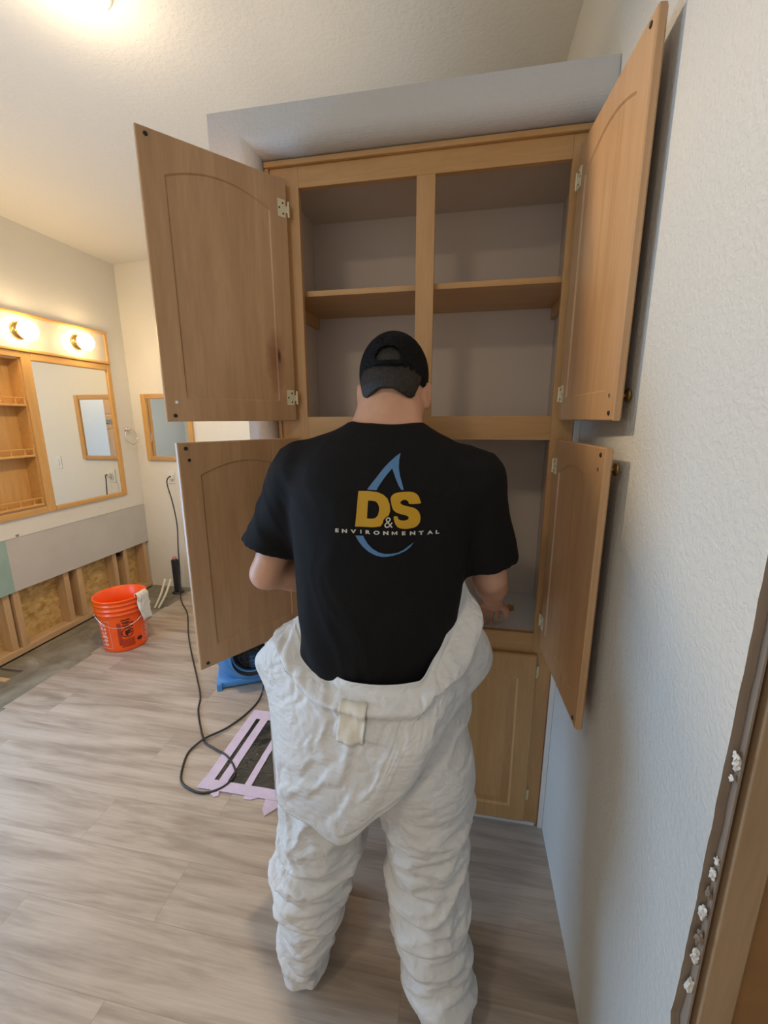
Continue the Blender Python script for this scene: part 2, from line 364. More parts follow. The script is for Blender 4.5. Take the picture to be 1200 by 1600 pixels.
# broken gypsum chips along the torn edge
for (a, b2, s) in [(a_, b_, q_*0.72) for a_, b_, q_ in [(1140, 1187, 0.006), (1142, 1200, 0.009), (1135, 1222, 0.004), (1107, 1352, 0.006), (1103, 1372, 0.008), (1098, 1405, 0.009), (1092, 1433, 0.010), (1104, 1480, 0.006), (1078, 1470, 0.011), (1070, 1500, 0.012), (1056, 1545, 0.012)]]:
    p = at(a, b2, 1, -0.866); rnd = random.Random(a*7+b2); mb = MB()
    cxp = 0.006+0.005*rnd.random(); bm = bmesh.new(); bmesh.ops.create_icosphere(bm, subdivisions=3, radius=1)
    for v_ in bm.verts:
        q = v_.co.copy(); k_ = 0.75+0.75*noise.noise(q*1.6+Vector((a, b2, 0)))+0.25*noise.noise(q*4.5+Vector((b2, a, 0)))
        v_.co = Vector((min(0.021, max(0.0006, cxp+q.x*s*0.75*k_)), -0.8585+q.y*0.0045*k_, p.z+q.z*s*1.7*k_))
    mb.add([v_.co for v_ in bm.verts], [[v_.index for v_ in f_.verts] for f_ in bm.faces]); bm.free()
    mb.build('plaster_chip', M['gypsum'] if b2 not in (1470, 1480, 1405) else M['greywood'], wall_right)
# wall on the near side of the doorway and the closet beyond
struct(MB().box(0.0, 0.1, YR, -1.72, 0, 2.9).build('wall_right_near', M['wall_r']))
struct(MB().box(0.88, 0.9, -1.8, -0.84, 0, 2.9).build('wall_closet', M['wall']))
struct(MB().box(0.1, 0.9, -1.74, -1.72, 0, 2.9).build('wall_closet_side', M['wall']))
# alcove around the cabinet
def alcove():
    """drywall surround: front face, quarter-round edge around the opening, outer returns"""
    Yf, r, ox, oz, xr, zt_ = -0.064, 0.045, -0.965, 2.256, -0.001, 2.358
    prof = [(r, Yf)]+[(r-r*math.sin(k*math.pi/20), Yf+r-r*math.cos(k*math.pi/20)) for k in range(1, 11)]+[(0, 0.06)]
    vs = []; n = len(prof)
    for d, y in prof: vs += [(ox-d, y, 0), (ox-d, y, oz+d), (xr, y, oz+d)]
    fs = []
    for i in range(n-1):
        for k in (0, 1): fs.append((3*i+k, 3*i+k+1, 3*i+4+k, 3*i+3+k))
    o = len(vs); xo1, xo2, zs = -1.104, -1.04, 2.18
    F = [(xo2, 0), (xo2, zs), (xo1, zs), (xo1, zt_), (xr, zt_)]
    vs += [(x, Yf, z) for x, z in F]; q = len(vs); vs += [(x, 0.06, z) for x, z in F]
    fs += [(0, 1, o+1, o), (1, o+3, o+2, o+1), (1, 2, o+4, o+3)]
    for k in range(4): fs.append((o+k, o+k+1, q+k+1, q+k))
    mb = MB().add(vs, fs); return mb.build('wall_alcove', M['alcove'])
al = struct(alcove())
mb = MB(); mb.box(-1.045, -0.97, 0.061, YB, 0, 2.285); mb.box(-1.104, -0.001, 0.061, YB, 2.29, 2.358)
mb.build('ledge', M['alcove'], al)
struct(MB().box(-0.0165, -0.0005, -0.012, 0.04, 0, 2.25, 0.001).build('trim_1', M['white_laminate']))

# ------------------------------------------------------------------ linen cabinet
CX0, CX1, CH = -0.949, -0.018, 2.236
cab = empty('linen_cabinet', (0, 0, 0))
tag(cab, 'tall maple built-in linen cabinet with open arched doors, in front of the person', 'cabinet')
D0, D1 = 0.0, 0.355
MB().box(CX0, CX0+0.014, 0.0195, D1, 0, CH).build('side_panel', M['laminate'], cab)
MB().box(CX1-0.014, CX1, 0.0195, D1, 0, CH).build('side_panel', M['laminate'], cab)
MB().box(CX0+0.0145, CX1-0.0145, D1-0.012, D1, 0.03, CH).build('back_panel', M['laminate'], cab)
MB().box(CX0+0.0145, CX1-0.0145, 0.0195, D1-0.0125, CH-0.016, CH).build('top_panel', M['laminate'], cab)
MB().box(CX0+0.0145, CX1-0.0145, 0.0195, D1-0.0125, 1.488, 1.505).build('fixed_shelf', M['laminate'], cab)
MB().box(CX0+0.0145, CX1-0.0145, 0.0195, D1-0.0125, 0.765, 0.785).build('counter_shelf', M['white_laminate'], cab)
MB().box(CX0+0.0145, CX1-0.0145, 0.0195, D1-0.0125, 0.02, 0.038).build('bottom_panel', M['laminate'], cab)
MB().box(CX0+0.0155, CX1-0.0155, 0.035, D1-0.0135, 1.886, 1.903, 0.001).build('adjustable_shelf', M['maple_x'], cab)
for x0, x1 in ((CX0+0.0145, CX0+0.032), (CX1-0.032, CX1-0.0145)):
    MB().box(x0, x1, 0.05, D1-0.02, 1.846, 1.8855, 0.001).build('shelf_cleat', M['maple'], cab)
e = 0.0008
MB().box(CX0, -0.859, D0, 0.019, 0, CH, e).build('stile', M['maple'], cab)
MB().box(-0.081, CX1, D0, 0.019, 0, CH, e).build('stile', M['maple'], cab)
for z0, z1 in ((0, 0.036), (0.70, 0.785), (1.434, 1.507), (2.179, CH)):
    MB().box(-0.8588, -0.0812, D0, 0.019, z0, z1, e).build('rail', M['maple_x'], cab)
for z0, z1 in ((0.0362, 0.6998), (0.7852, 1.4338), (1.5072, 2.1788)):
    MB().box(-0.501, -0.447, D0, 0.019, z0, z1, e).build('mullion', M['maple'], cab)
MB().box(-0.963, CX1+0.006, -0.012, 0.018, CH+0.0005, CH+0.016, 0.003).build('top_trim', M['maple_x'], cab)
MB().box(-0.963, -0.9495, -0.008, 0.018, 0, CH, 0.003).build('side_trim', M['maple'], cab)
MB().box(CX0+0.01, CX1-0.01, -0.006, -0.0005, 0.0005, 0.012).build('base_caulk', M['white_laminate'], cab)

DT = 0.018
def door_mesh(w, h, flip, arch=0.034, st=0.056):
    """local: x = width from hinge edge, y=0 inner face, y=-DT outer face; arched recessed panel"""
    n = 24
    def contour(inset, side_top, arch_h, bot):
        l, r = inset, w-inset; pts = [(l, bot), (r, bot)]
        zt_ = h-side_top; pts.append((r, zt_))
        for k in range(1, n):
            t = k/n; x = r+(l-r)*t; pts.append((x, zt_+arch_h*math.sin(math.pi*t)**0.9))
        pts.append((l, zt_)); return pts
    def outer(ins):
        pts = [(ins, ins), (w-ins, ins), (w-ins, h-ins)]
        for k in range(1, n): pts.append((w-ins+(2*ins-w)*k/n, h-ins))
        pts.append((ins, h-ins)); return pts
    N_ = n+3
    C = lambda d: contour(st+d, 0.092+d, arch, 0.062+d)
    b = 0.0025
    L = [(C(0.0035), -0.0035), (C(0), 0.0), (outer(b), 0.0), (outer(0), -b), (outer(0), -DT+0.004), (outer(0.004), -DT),
         (C(0), -DT), (C(0.006), -DT+0.006), (C(0.010), -DT+0.0062), (C(0.034), -DT+0.0015)]
    mb = MB(); vs = []; fs = []
    for pts, y in L: vs += [((-x if flip else x), y, z) for x, z in pts]
    for i in range(len(L)-1):
        for k in range(N_):
            a = i*N_+k; c = i*N_+(k+1) % N_; fs.append((a, c, c+N_, a+N_))
    fs.append(tuple(range(N_))); fs.append(tuple(range((len(L)-1)*N_, len(L)*N_)))
    return mb.add(vs, fs)
def hinge_mb(sx):
    mb = MB(); t = 0.0018
    mb.box(sx*0.006, sx*0.031, 0.0002, 0.0002+t, -0.024, 0.024, 0.001)
    mb.box(sx*-0.004, sx*0.006, 0.0002, 0.0002+t, -0.010, 0.008, 0.0008)
    mb.tube([(sx*-0.004, 0.002, -0.021), (sx*-0.004, 0.002, 0.021)], 0.0032, 10)
    return mb
def hinge_holes(sx):
    mb = MB()
    for x, z in ((0.026, 0.0), (0.014, 0.014), (0.014, -0.014)):
        mb.tube([(sx*x, 0.0010, z), (sx*x, 0.0026, z)], 0.0026, 10)
    return mb
def knob_mb(x, z):
    R = Matrix.Translation((x, -DT, z)) @ Matrix.Rotation(math.radians(90), 4, 'X')
    return MB().lathe([(0, 0), (0.008, 0), (0.008, 0.002), (0.0045, 0.004), (0.0042, 0.010), (0.008, 0.013), (0.0135, 0.015), (0.0145, 0.018), (0.012, 0.021), (0.005, 0.0225), (0, 0.0226)], 24, R)
def make_door(hx, hy, z0, z1, ang, right, knob_z, wd=0.394):
    """hinge_z offsets from the door bottom; knob near the free edge"""
    sx = -1 if right else 1
    d = door_mesh(wd, z1-z0, right).build('door', M['maple_door'], cab)
    d.location = (hx, hy, z0); d.rotation_euler = (0, 0, ang)
    h = z1-z0
    for hz in (h*0.105 if z0 > 1.45 else h*0.135, h*0.885):
        ho = hinge_mb(sx).build('hinge', M['hinge'], d); ho.location = (0, 0, hz)
        hh = hinge_holes(sx).build('screw_hole', M['dark'], d); hh.location = (0, 0, hz)
    for bz in (0.016, h-0.016):
        MB().tube([(sx*(wd-0.022), 0.0002, bz), (sx*(wd-0.022), 0.0022, bz)], [0.0055, 0.0045], 14).build('bumper', M['dark'], d)
    knob_mb(sx*(wd-0.028), knob_z).build('knob', M['oldbrass'], d, smooth=True)
    MB().tube([(sx*(wd-0.028), 0.0002, knob_z), (sx*(wd-0.028), 0.0014, knob_z)], 0.0045, 12).build('screw_head', M['chrome'], d)
    return d
ULD = make_door(-0.889, -0.023, 1.494, 2.194, math.radians(180+50.0), False, 0.052)
# a knot with a brown streak in the upper left door's veneer
kn = M['maple_door'].copy(); nt = kn.node_tree; b = nt.nodes['Principled BSDF']
lk = b.inputs['Base Color'].links[0].from_socket
for (kx, kz, sx_, sz_, col_, st_) in ((0.062, 0.185, 26, 9, (0.55, 0.36, 0.26), 0.8), (0.050, 0.200, 130, 40, (0.20, 0.09, 0.05), 1.0)):
    tc = node(nt, 'ShaderNodeTexCoord'); mp = node(nt, 'ShaderNodeMapping'); mp.inputs['Location'].default_value = (-kx*sx_, 0, -kz*sz_); mp.inputs['Scale'].default_value = (sx_, 0, sz_)
    nt.links.new(tc.outputs['Object'], mp.inputs['Vector'])
    nz_ = node(nt, 'ShaderNodeTexNoise'); nz_.inputs['Scale'].default_value = 22; nt.links.new(tc.outputs['Object'], nz_.inputs['Vector'])
    ad = node(nt, 'ShaderNodeVectorMath', operation='MULTIPLY_ADD'); nt.links.new(nz_.outputs['Color'], ad.inputs[0]); ad.inputs[1].default_value = (0.8, 0, 0.8)
    sb_ = node(nt, 'ShaderNodeVectorMath', operation='SUBTRACT'); nt.links.new(mp.outputs[0], sb_.inputs[0]); sb_.inputs[1].default_value = (0.4, 0, 0.4)
    nt.links.new(sb_.outputs[0], ad.inputs[2])
    ln = node(nt, 'ShaderNodeVectorMath', operation='LENGTH'); nt.links.new(ad.outputs[0], ln.inputs[0])
    mk = ramp(nt, ln.outputs['Value'], [(0.25, (st_, st_, st_)), (0.95, (0, 0, 0))])
    mm = node(nt, 'ShaderNodeMix', data_type='RGBA', blend_type='MULTIPLY'); nt.links.new(mk, mm.inputs[0]); nt.links.new(lk, mm.inputs[6]); mm.inputs[7].default_value = (*col_, 1)
    lk = mm.outputs[2]
nt.links.new(lk, b.inputs['Base Color']); kn.name = 'maple_door_knotty'
ULD.data.materials[0] = kn
LLD = make_door(-0.889, -0.023, 0.755, 1.438, math.radians(180+58.1), False, 0.635)
URD = make_door(-0.068, -0.023, 1.494, 2.194, math.radians(94.0), True, 0.052)
LRD = make_door(-0.068, -0.023, 0.755, 1.438, math.radians(93.0), True, 0.635)
for right in (False, True):
    d = door_mesh(0.394, 0.687, right).build('door', M['maple'], cab)
    d.location = (-0.068 if right else -0.880, -0.003, 0.026)
    sx = -1 if right else 1
    for hz in (0.115, 0.622):
        MB().tube([(sx*-0.004, -0.008, hz-0.022), (sx*-0.004, -0.008, hz+0.022)], 0.0038, 10).box(sx*-0.011, sx*-0.002, -0.0045, -0.0025, hz-0.018, hz+0.018).build('hinge', M['hinge'], d)
    knob_mb(sx*0.366, 0.635).build('knob', M['oldbrass'], d, smooth=True)

# ------------------------------------------------------------------ vanity wall unit
mc = empty('medicine_cabinet', (XL, 1.0, 0.88))
tag(mc, 'honey maple wall unit with open rail-front shelves and large mirror above the removed vanity', 'bathroom cabinet')
def mc_part(mb, name, mat, parent=None, smooth=False):
    o = mb.build(name, mat, parent or mc, smooth)
    if parent is None: o.matrix_parent_inverse = Matrix.Translation((-XL, -1.0, -0.88))
    return o
xf = XL+0.0005; xq = XL+0.018
ynL, ynR = 0.56, 0.955       # niche
mc_part(MB().box(xf, xq, 0.955, 1.018, 0.884, 1.921, 0.003), 'frame_post', M['honey_z'])
mc_part(MB().box(xf, xq, 0.498, 0.56, 0.884, 1.921, 0.003), 'frame_post', M['honey_z'])
mc_part(MB().box(xf, xq+0.003, 1.620, 1.657, 0.884, 1.921, 0.005), 'frame_post', M['honey_z'])
mc_part(MB().box(xf, xq+0.003, 1.0182, 1.6198, 0.884, 0.916, 0.006), 'frame_rail', M['honey'])
mc_part(MB().box(xf, xq+0.003, 1.0182, 1.6198, 1.872, 1.921, 0.006), 'frame_rail', M['honey'])
mc_part(MB().box(xf, xq, 0.5602, 0.9548, 0.884, 0.926, 0.003), 'frame_rail', M['honey'])
mc_part(MB().box(xf, xq, 0.5602, 0.9548, 1.884, 1.921, 0.003), 'frame_rail', M['honey'])
mc_part(MB().box(xf, xf+0.008, 1.0185, 1.6195, 0.9165, 1.8715), 'mirror_glass', M['mirror'])
mc_part(MB().box(xf, xf+0.008, -0.10, 0.4975, 0.9165, 1.8715), 'mirror_glass', M['mirror'])
mc_part(MB().box(xf, xq+0.003, -0.10, 0.4975, 0.884, 0.916, 0.006), 'frame_rail', M['honey'])
mc_part(MB().box(xf, xq+0.003, -0.10, 0.4975, 1.872, 1.921, 0.006), 'frame_rail', M['honey'])
# niche box
xn = XL-0.092
nb = MB(); nb.box(xn, xn+0.006, ynL, ynR, 0.928, 1.882)
mc_part(nb, 'back_board', M['honey_z'])
nb = MB(); nb.box(xn+0.0065, xf, ynL, ynL+0.008, 0.928, 1.882); nb.box(xn+0.0065, xf, ynR-0.008, ynR, 0.928, 1.882)
nb.box(xn+0.0065, xf, ynL+0.0085, ynR-0.0085, 1.874, 1.882); nb.box(xn+0.0065, xf, ynL+0.0085, ynR-0.0085, 0.928, 0.936)
mc_part(nb, 'niche_lining', M['honey'])
for zs in (1.585, 1.262, 0.937):
    sh = mc_part(MB().box(xn+0.0065, xf+0.010, ynL+0.009, ynR-0.009, zs, zs+0.014, 0.003), 'shelf', M['honey'])
    g = MB().box(xf-0.004, xf+0.006, ynL+0.009, ynR-0.009, zs+0.048, zs+0.055, 0.002)
    g.box(xf-0.004, xf+0.006, ynR-0.020, ynR-0.010, zs+0.014, zs+0.048)
    for k in range(4):
        y = ynL+0.06+k*0.088
        Mx = Matrix.Translation((xf+0.001, y, zs+0.014))
        g.lathe([(0.006, 0), (0.0035, 0.006), (0.0065, 0.014), (0.003, 0.020), (0.0065, 0.027), (0.0035, 0.031), (0.005, 0.034)], 12, Mx)
    go = g.build('shelf_rail', M['honey'], sh)
# light panel above
mc_part(MB().box(xf, xf+0.012, -0.10, 1.632, 1.9425, 2.1415), 'light_panel', simple('cream_panel', (0.60, 0.56, 0.47), 0.4))
mc_part(MB().box(xf, xq+0.012, -0.10, 1.657, 1.9215, 1.942, 0.005), 'light_panel_trim', M['honey'])
mc_part(MB().box(xf, xq+0.012, -0.10, 1.657, 2.142, 2.159, 0.004), 'light_panel_trim', M['honey'])
mc_part(MB().box(xf, xq+0.006, 1.633, 1.657, 1.9425, 2.1415, 0.004), 'light_panel_trim', M['honey_z'])
labs = ['lit ribbed glass globe lamp on brass base, right one, near the corner', 'lit ribbed glass globe lamp on brass base, left one at the frame edge',
        'lit ribbed glass globe lamp, third from the corner, beyond the left frame edge', 'lit ribbed glass globe lamp, farthest from the corner, beyond the left frame edge']
for i, y in enumerate((1.392, 0.975, 0.558, 0.14)):
    L_ = empty('globe_lamp', (xf+0.0125, y, 2.045)); tag(L_, labs[i], 'wall lamp', 'globe lamps over the medicine cabinet')
    Rm = Matrix.Rotation(math.radians(90), 4, 'Y')
    MB().lathe([(0, 0), (0.052, 0), (0.054, 0.004), (0.048, 0.012), (0.036, 0.016), (0.034, 0.030), (0.040, 0.036), (0.0, 0.036)], 32, Rm).build('base', M['brass'], L_, True)
    pr = [(0.030*1, 0.034)]
    for k in range(13):
        t = math.radians(-60+k*150/12); pr.append((0.060*math.cos(t), 0.074+0.045*math.sin(t)))
    pr.append((0, 0.119))
    MB().lathe(pr, 72, Rm, 0.012, 24).build('globe', M['glow'], L_, True)

# flush ceiling lamp just above the frame
clp = Vector((-1.525, 0.0, 2.78))
cl = empty('ceiling_lamp', (clp.x, clp.y, zc(clp.x))); tag(cl, 'small round warm ceiling lamp near the left door, at the top frame edge', 'ceiling lamp')
MB().lathe([(0, -0.001), (0.085, -0.001), (0.088, -0.014), (0.078, -0.020), (0, -0.020)], 40).build('base', M['white_laminate'], cl, True)
MB().lathe([(0.074, -0.0205), (0.072, -0.034), (0.055, -0.052), (0.03, -0.062), (0, -0.065)], 40).build('dome', M['dome'], cl, True)
cr = empty('ceiling_lamp', (-1.15, -1.95, zc(-1.15))); tag(cr, 'unseen round ceiling lamp added behind the camera for warm fill', 'ceiling lamp')  # added fixture to carry the rear ceiling fill
for ch in list(cl.children):
    c_ = ch.copy(); COL.objects.link(c_); c_.parent = cr
pl_ = bpy.data.lights.new('ceiling_lamp_light', 'SPOT'); pl_.spot_size = math.radians(168); pl_.spot_blend = 0.35; pl_.energy = KEY; pl_.color = KEYC; pl_.shadow_soft_size = 0.045
plo = bpy.data.objects.new('ceiling_lamp_light', pl_); COL.objects.link(plo); plo.location = (clp.x, clp.y, zc(clp.x)-0.125)
p2_ = bpy.data.lights.new('ceiling_lamp_glow', 'POINT'); p2_.energy = 3.6; p2_.color = KEYC; p2_.shadow_soft_size = 0.07
p2o = bpy.data.objects.new('ceiling_lamp_glow', p2_); COL.objects.link(p2o); p2o.location = (clp.x, clp.y, zc(clp.x)-0.16)

# small mirror, outlet, switch, towel ring on the back wall
yb = YB-0.0005
wmr = empty('wall_mirror', (-2.787, YB, 1.154)); tag(wmr, 'small honey wood framed mirror on the back wall beside the cabinet door', 'mirror')
def wpart(mb, name, mat): 
    o = mb.build(name, mat, wmr); o.matrix_parent_inverse = Matrix.Translation((2.787, -YB, -1.154)); return o
wpart(MB().box(-3.015, -2.972, yb-0.022, yb, 1.154, 1.707, 0.006), 'frame_side', M['honey_z'])
wpart(MB().box(-2.60, -2.558, yb-0.022, yb, 1.154, 1.707, 0.006), 'frame_side', M['honey_z'])
wpart(MB().box(-2.9718, -2.6002, yb-0.022, yb, 1.154, 1.190, 0.006), 'frame_rail', M['maple_x'])
wpart(MB().box(-2.9718, -2.6002, yb-0.022, yb, 1.668, 1.707, 0.006), 'frame_rail', M['maple_x'])
wpart(MB().box(-2.9715, -2.6005, yb-0.010, yb, 1.1905, 1.6675), 'mirror_glass', M['mirror'])
so = MB().box(-2.855, -2.785, yb-0.006, yb, 0.955, 1.07, 0.003).build('power_outlet', M['plasticw'])
tag(so, 'ivory outlet plate below the small mirror, black cord plugged in', 'outlet')
MB().box(-2.835, -2.805, yb-0.0075, yb-0.0062, 0.97, 1.055, 0.0005).build('socket_face', M['white_laminate'], so)
sw = MB().box(-2.31, -2.24, yb-0.006, yb, 1.065, 1.18, 0.003).build('light_switch', M['plasticw'])
tag(sw, 'ivory rocker switch plate on the back wall, seen only in the large mirror', 'switch')
MB().box(-2.29, -2.26, yb-0.010, yb-0.0062, 1.09, 1.155, 0.001).build('rocker', M['white_laminate'], sw)
tr = empty('towel_ring', (XL, 1.80, 1.395)); tag(tr, 'chrome towel ring on the vanity wall between mirror and corner', 'towel ring')
yc = 1.742
MB().lathe([(0, 0), (0.020, 0), (0.020, 0.006), (0.009, 0.012), (0.008, 0.030), (0.012, 0.034), (0.012, 0.040), (0, 0.042)], 24, Matrix.Rotation(math.radians(90), 4, 'Y')).build('mount', M['chrome'], tr, True)
MB().tube([(0.036+0.020*(1-math.cos(a))*0.5, 0.062*math.sin(a), -0.062+0.062*math.cos(a)) for a in [k*math.tau/48 for k in range(49)]], 0.0035, 10, False).build('ring', M['chrome'], tr, True)
tr.location.y = 1.752; tr.location.z = 1.42

# ------------------------------------------------------------------ cord, cord module, pipes
zf = 0.0055
cpts = [(-2.80, YB-0.012, 1.015), (-2.80, YB-0.05, 1.022), (-2.815, YB-0.07, 0.97), (-2.79, YB-0.06, 0.80), (-2.775, YB-0.055, 0.60), (-2.765, 1.76, 0.40), (-2.745, 1.72, 0.18), (-2.70, 1.64, 0.03),
        (-2.60, 1.52, zf), (-2.428, 1.345, zf), (-2.22, 1.06, zf), (-2.06, 0.86, zf), (-1.843, 0.602, zf), (-1.72, 0.45, zf), (-1.665, 0.349, zf), (-1.58, 0.24, zf), (-1.498, 0.151, zf), (-1.43, 0.12, zf), (-1.34, 0.085, zf), (-1.262, 0.015, zf), (-1.262, -0.045, zf),
        (-1.30, -0.09, zf), (-1.358, -0.107, zf), (-1.44, -0.085, zf), (-1.485, -0.04, zf), (-1.53, 0.065, zf), (-1.52, 0.13, zf+0.004), (-1.495, 0.173, 0.013), (-1.44, 0.25, zf+0.003), (-1.40, 0.36, zf), (-1.385, 0.46, zf), (-1.39, 0.53, 0.02), (-1.395, 0.56, 0.06)]
cord = MB().tube(spline(cpts, 10), 0.0048, 8).build('extension_cord', M['black'], None, True)
tag(cord, 'black power cord running from the outlet across the floor in a loop to the blower', 'cord')
MB().box(-2.82, -2.785, YB-0.036, YB-0.009, 0.995, 1.035, 0.006).build('plug', M['plasticw'], cord)
tw = empty('cord_reel_post', (-2.79, 1.73, 0)); tw.name = 'power_post'
tag(tw, 'slim black upright post with round foot on the subfloor near the corner', 'power post')
MB().lathe([(0, 0.0), (0.050, 0.0), (0.050, 0.008), (0.022, 0.014), (0, 0.014)], 28).build('foot', M['black'], tw, True)
tw.location.z = -0.006
MB().box(-0.024, 0.024, -0.02, 0.02, 0.0145, 0.31, 0.006).build('column', M['black'], tw)
MB().box(-0.016, 0.016, -0.014, 0.014, 0.3105, 0.335, 0.006).build('tip', simple('pink_tip', (0.55, 0.25, 0.2), 0.5), tw)
for i, (q0, q1) in enumerate((((242, 950), (258, 905)), ((248, 950), (267, 905)))):
    p0 = at(*q0, 2, -0.004); p1 = at(*q1, 1, p0.y+0.08)
    pm = (p0+p1)/2+Vector((0.006, 0, -0.008))
    o = MB().tube(spline([p0, pm, p1], 8), 0.0085, 10).build('supply_pipe', M['pex'], None, True)
    tag(o, ['cream plastic pipe stub leaning by the bucket, left of the pair', 'cream plastic pipe stub by the black post, right of the pair'][i], 'pipe', 'pipe stubs rising from the subfloor')

# ------------------------------------------------------------------ bucket
bk = empty('bucket', (-2.57, 0.885, 0)); tag(bk, 'bright orange plastic bucket standing at the edge of the planks', 'bucket')
BH = 0.365
def brad(z): return 0.130+(0.150-0.130)*z/BH
prof = [(0.0, 0.004), (0.122, 0.004), (0.126, 0.0), (0.130, 0.004), (0.1305, 0.02)]
prof += [(brad(0.25), 0.25), (0.1455, 0.262), (0.1545, 0.264), (0.1545, 0.270), (0.1465, 0.274), (0.1475, 0.293), (0.1565, 0.295), (0.1565, 0.300), (0.1485, 0.304), (0.149, 0.325), (0.157, 0.327), (0.157, 0.332), (0.150, 0.336), (0.151, 0.352), (0.158, 0.354), (0.1585, 0.364), (0.153, 0.366), (0.146, 0.362), (0.140, 0.25), (0.124, 0.010), (0, 0.010)]
MB().lathe(prof, 64).build('body', M['orange'], bk, True)
# view side of the bucket is toward (+.70,-.71); wrapped prints
A0 = math.atan2(-0.72, 0.70)
def wrap(a, z, off=0.0012):
    r = brad(z)+off; return (r*math.cos(A0+a), r*math.sin(A0+a), z)
def wrapquad(mb, a0, a1, z0, z1, off=0.0012, n=8):
    vs = []; fs = []
    for k in range(n+1):
        a = a0+(a1-a0)*k/n; vs += [wrap(a, z0, off), wrap(a, z1, off)]
    for k in range(n): fs.append((2*k, 2*k+2, 2*k+3, 2*k+1))
    mb.add(vs, fs)
mb = MB()
for (z0, z1, a0, a1) in [(0.222, 0.230, -0.12, 0.26), (0.208, 0.214, -0.10, 0.20), (0.198, 0.205, -0.05, 0.38), (0.184, 0.191, -0.10, 0.18), (0.172, 0.181, 0.0, 0.36)]: wrapquad(mb, a0, a1, z0, z1)
for rr, w_ in ((0.034, 0.005),):
    vs = []; fs = []; n = 30
    for k in range(n+1):
        t = k*math.tau/n
        for q in (rr, rr-w_): vs.append(wrap(0.10+q*math.cos(t)/0.135, 0.135+q*math.sin(t)))
    for k in range(n): fs.append((2*k, 2*k+2, 2*k+3, 2*k+1))
    mb.add(vs, fs)
for (z0, z1, a0, a1) in [(0.125, 0.150, 0.0, 0.16), (0.140, 0.155, 0.12, 0.24), (0.112, 0.128, 0.02, 0.12), (0.128, 0.136, 0.10, 0.28)]: wrapquad(mb, a0, a1, z0, z1)
vs = []; n = 16
mb.add([wrap(0.62+0.14*math.cos(k*math.tau/n), 0.067+0.014*math.sin(k*math.tau/n)) for k in range(n)], [tuple(range(n))])
mb.build('warning_print', M['print_black'], bk)
mb = MB()
for k in range(7): wrapquad(mb, -0.20, 0.38, 0.034+k*0.0085, 0.039+k*0.0085)
wrapquad(mb, -0.30, -0.14, 0.05, 0.21, 0.0010)
mb.build('small_print', M['print_dkred'], bk)
for s0, s1 in ((-1.30, -0.62), (0.80, 1.45)):
    mb = MB(); t = 0.012
    for a0, a1, z0, z1 in ((s0, s1, 0.225, 0.228), (s0, s1, 0.030, 0.033), (s0, s0+t, 0.03, 0.228), (s1-t, s1, 0.03, 0.228)): wrapquad(mb, a0, a1, z0, z1)
    rnd = random.Random(5)
    for k in range(6):
        z = 0.05+k*0.028
        wrapquad(mb, s0+0.12, s1-0.15-rnd.random()*0.1, z, z+0.007, 0.0014)
        wrapquad(mb, s0+0.12+rnd.random()*0.2, s0+0.22+rnd.random()*0.2, z, z+0.022, 0.0014)
        wrapquad(mb, s1-0.28, s1-0.20, z, z+0.019, 0.0014)
    mb.build('side_print', M['print_white'], bk)
hp = []
for k in range(25):
    t = k/24; a = -1.35+2.55*t
    z = 0.285-0.10*math.sin(math.pi*t)
    hp.append((0.1625*math.cos(A0+a), 0.1625*math.sin(A0+a), z))
MB().tube(hp, 0.0018, 8).build('wire_handle', M['chrome'], bk, True)
MB().tube([hp[-1], (hp[-1][0]*1.09, hp[-1][1]*1.09, hp[-1][2]-0.004)], 0.012, 12).build('handle_lug', M['white_laminate'], bk)
# rag over the rim
ra = math.atan2(0.35, 1.0)
vs = []; fs = []; nu, nv = 14, 26
for j in range(nv+1):
    t = j/nv
    for i in range(nu+1):
        s = i/nu-0.5; a = A0+0.92+s*0.55*(0.8+0.4*math.sin(t*3))
        L_ = t*0.30
        if L_ < 0.06: r = 0.134; z = 0.310+L_
        elif L_ < 0.100: r = 0.134+(L_-0.06)/0.040*0.034; z = 0.367+0.010*math.sin((L_-0.06)/0.035*math.pi)
        else: r = 0.167+0.006*math.sin(i*1.7+t*9); z = 0.367-(L_-0.095)*0.88
        r += 0.006*noise.noise(Vector((i*0.5, t*7, 3)))+ (0.02*max(0, t-0.5) if abs(s) > 0.3 else 0); z -= 0.012*s*t
        vs.append((-2.57+r*math.cos(a), 0.885+r*math.sin(a), z+0.002))
for j in range(nv):
    for i in range(nu):
        a = j*(nu+1)+i; fs.append((a, a+1, a+nu+2, a+nu+1))
rag = MB().add(vs, fs).build('rag', M['rag'], None, True)
md = rag.modifiers.new('t', 'SOLIDIFY'); md.thickness = 0.004; md.offset = 1
tag(rag, 'crumpled off-white glove or rag hanging over the orange bucket rim', 'rag')

# ------------------------------------------------------------------ taped floor register
rg = empty('taped_floor_vent', (-1.19, 0.155, 0)); tag(rg, 'floor vent sealed with black film and lilac tape, left of the legs', 'floor vent')
def rpart(mb, name, mat):
    o = mb.build(name, mat, rg); o.matrix_parent_inverse = Matrix.Translation((1.19, -0.155, 0)); return o
rx0, rx1, ry0, ry1 = -1.375, -0.985, -0.085, 0.402
fm = MB(); nx, ny = 40, 50; vs = []; fs = []
for j in range(ny+1):
    for i in range(nx+1):
        x = rx0+0.03+(rx1-rx0-0.06)*i/nx; y = ry0+0.03+(ry1-ry0-0.06)*j/ny
        vs.append((x, y, 0.0015+0.0028*abs(noise.noise(Vector((x*18, y*9, 0))))))
for j in range(ny):
    for i in range(nx):
        a = j*(nx+1)+i; fs.append((a, a+1, a+nx+2, a+nx+1))
rpart(fm.add(vs, fs), 'black_film', M['film'])
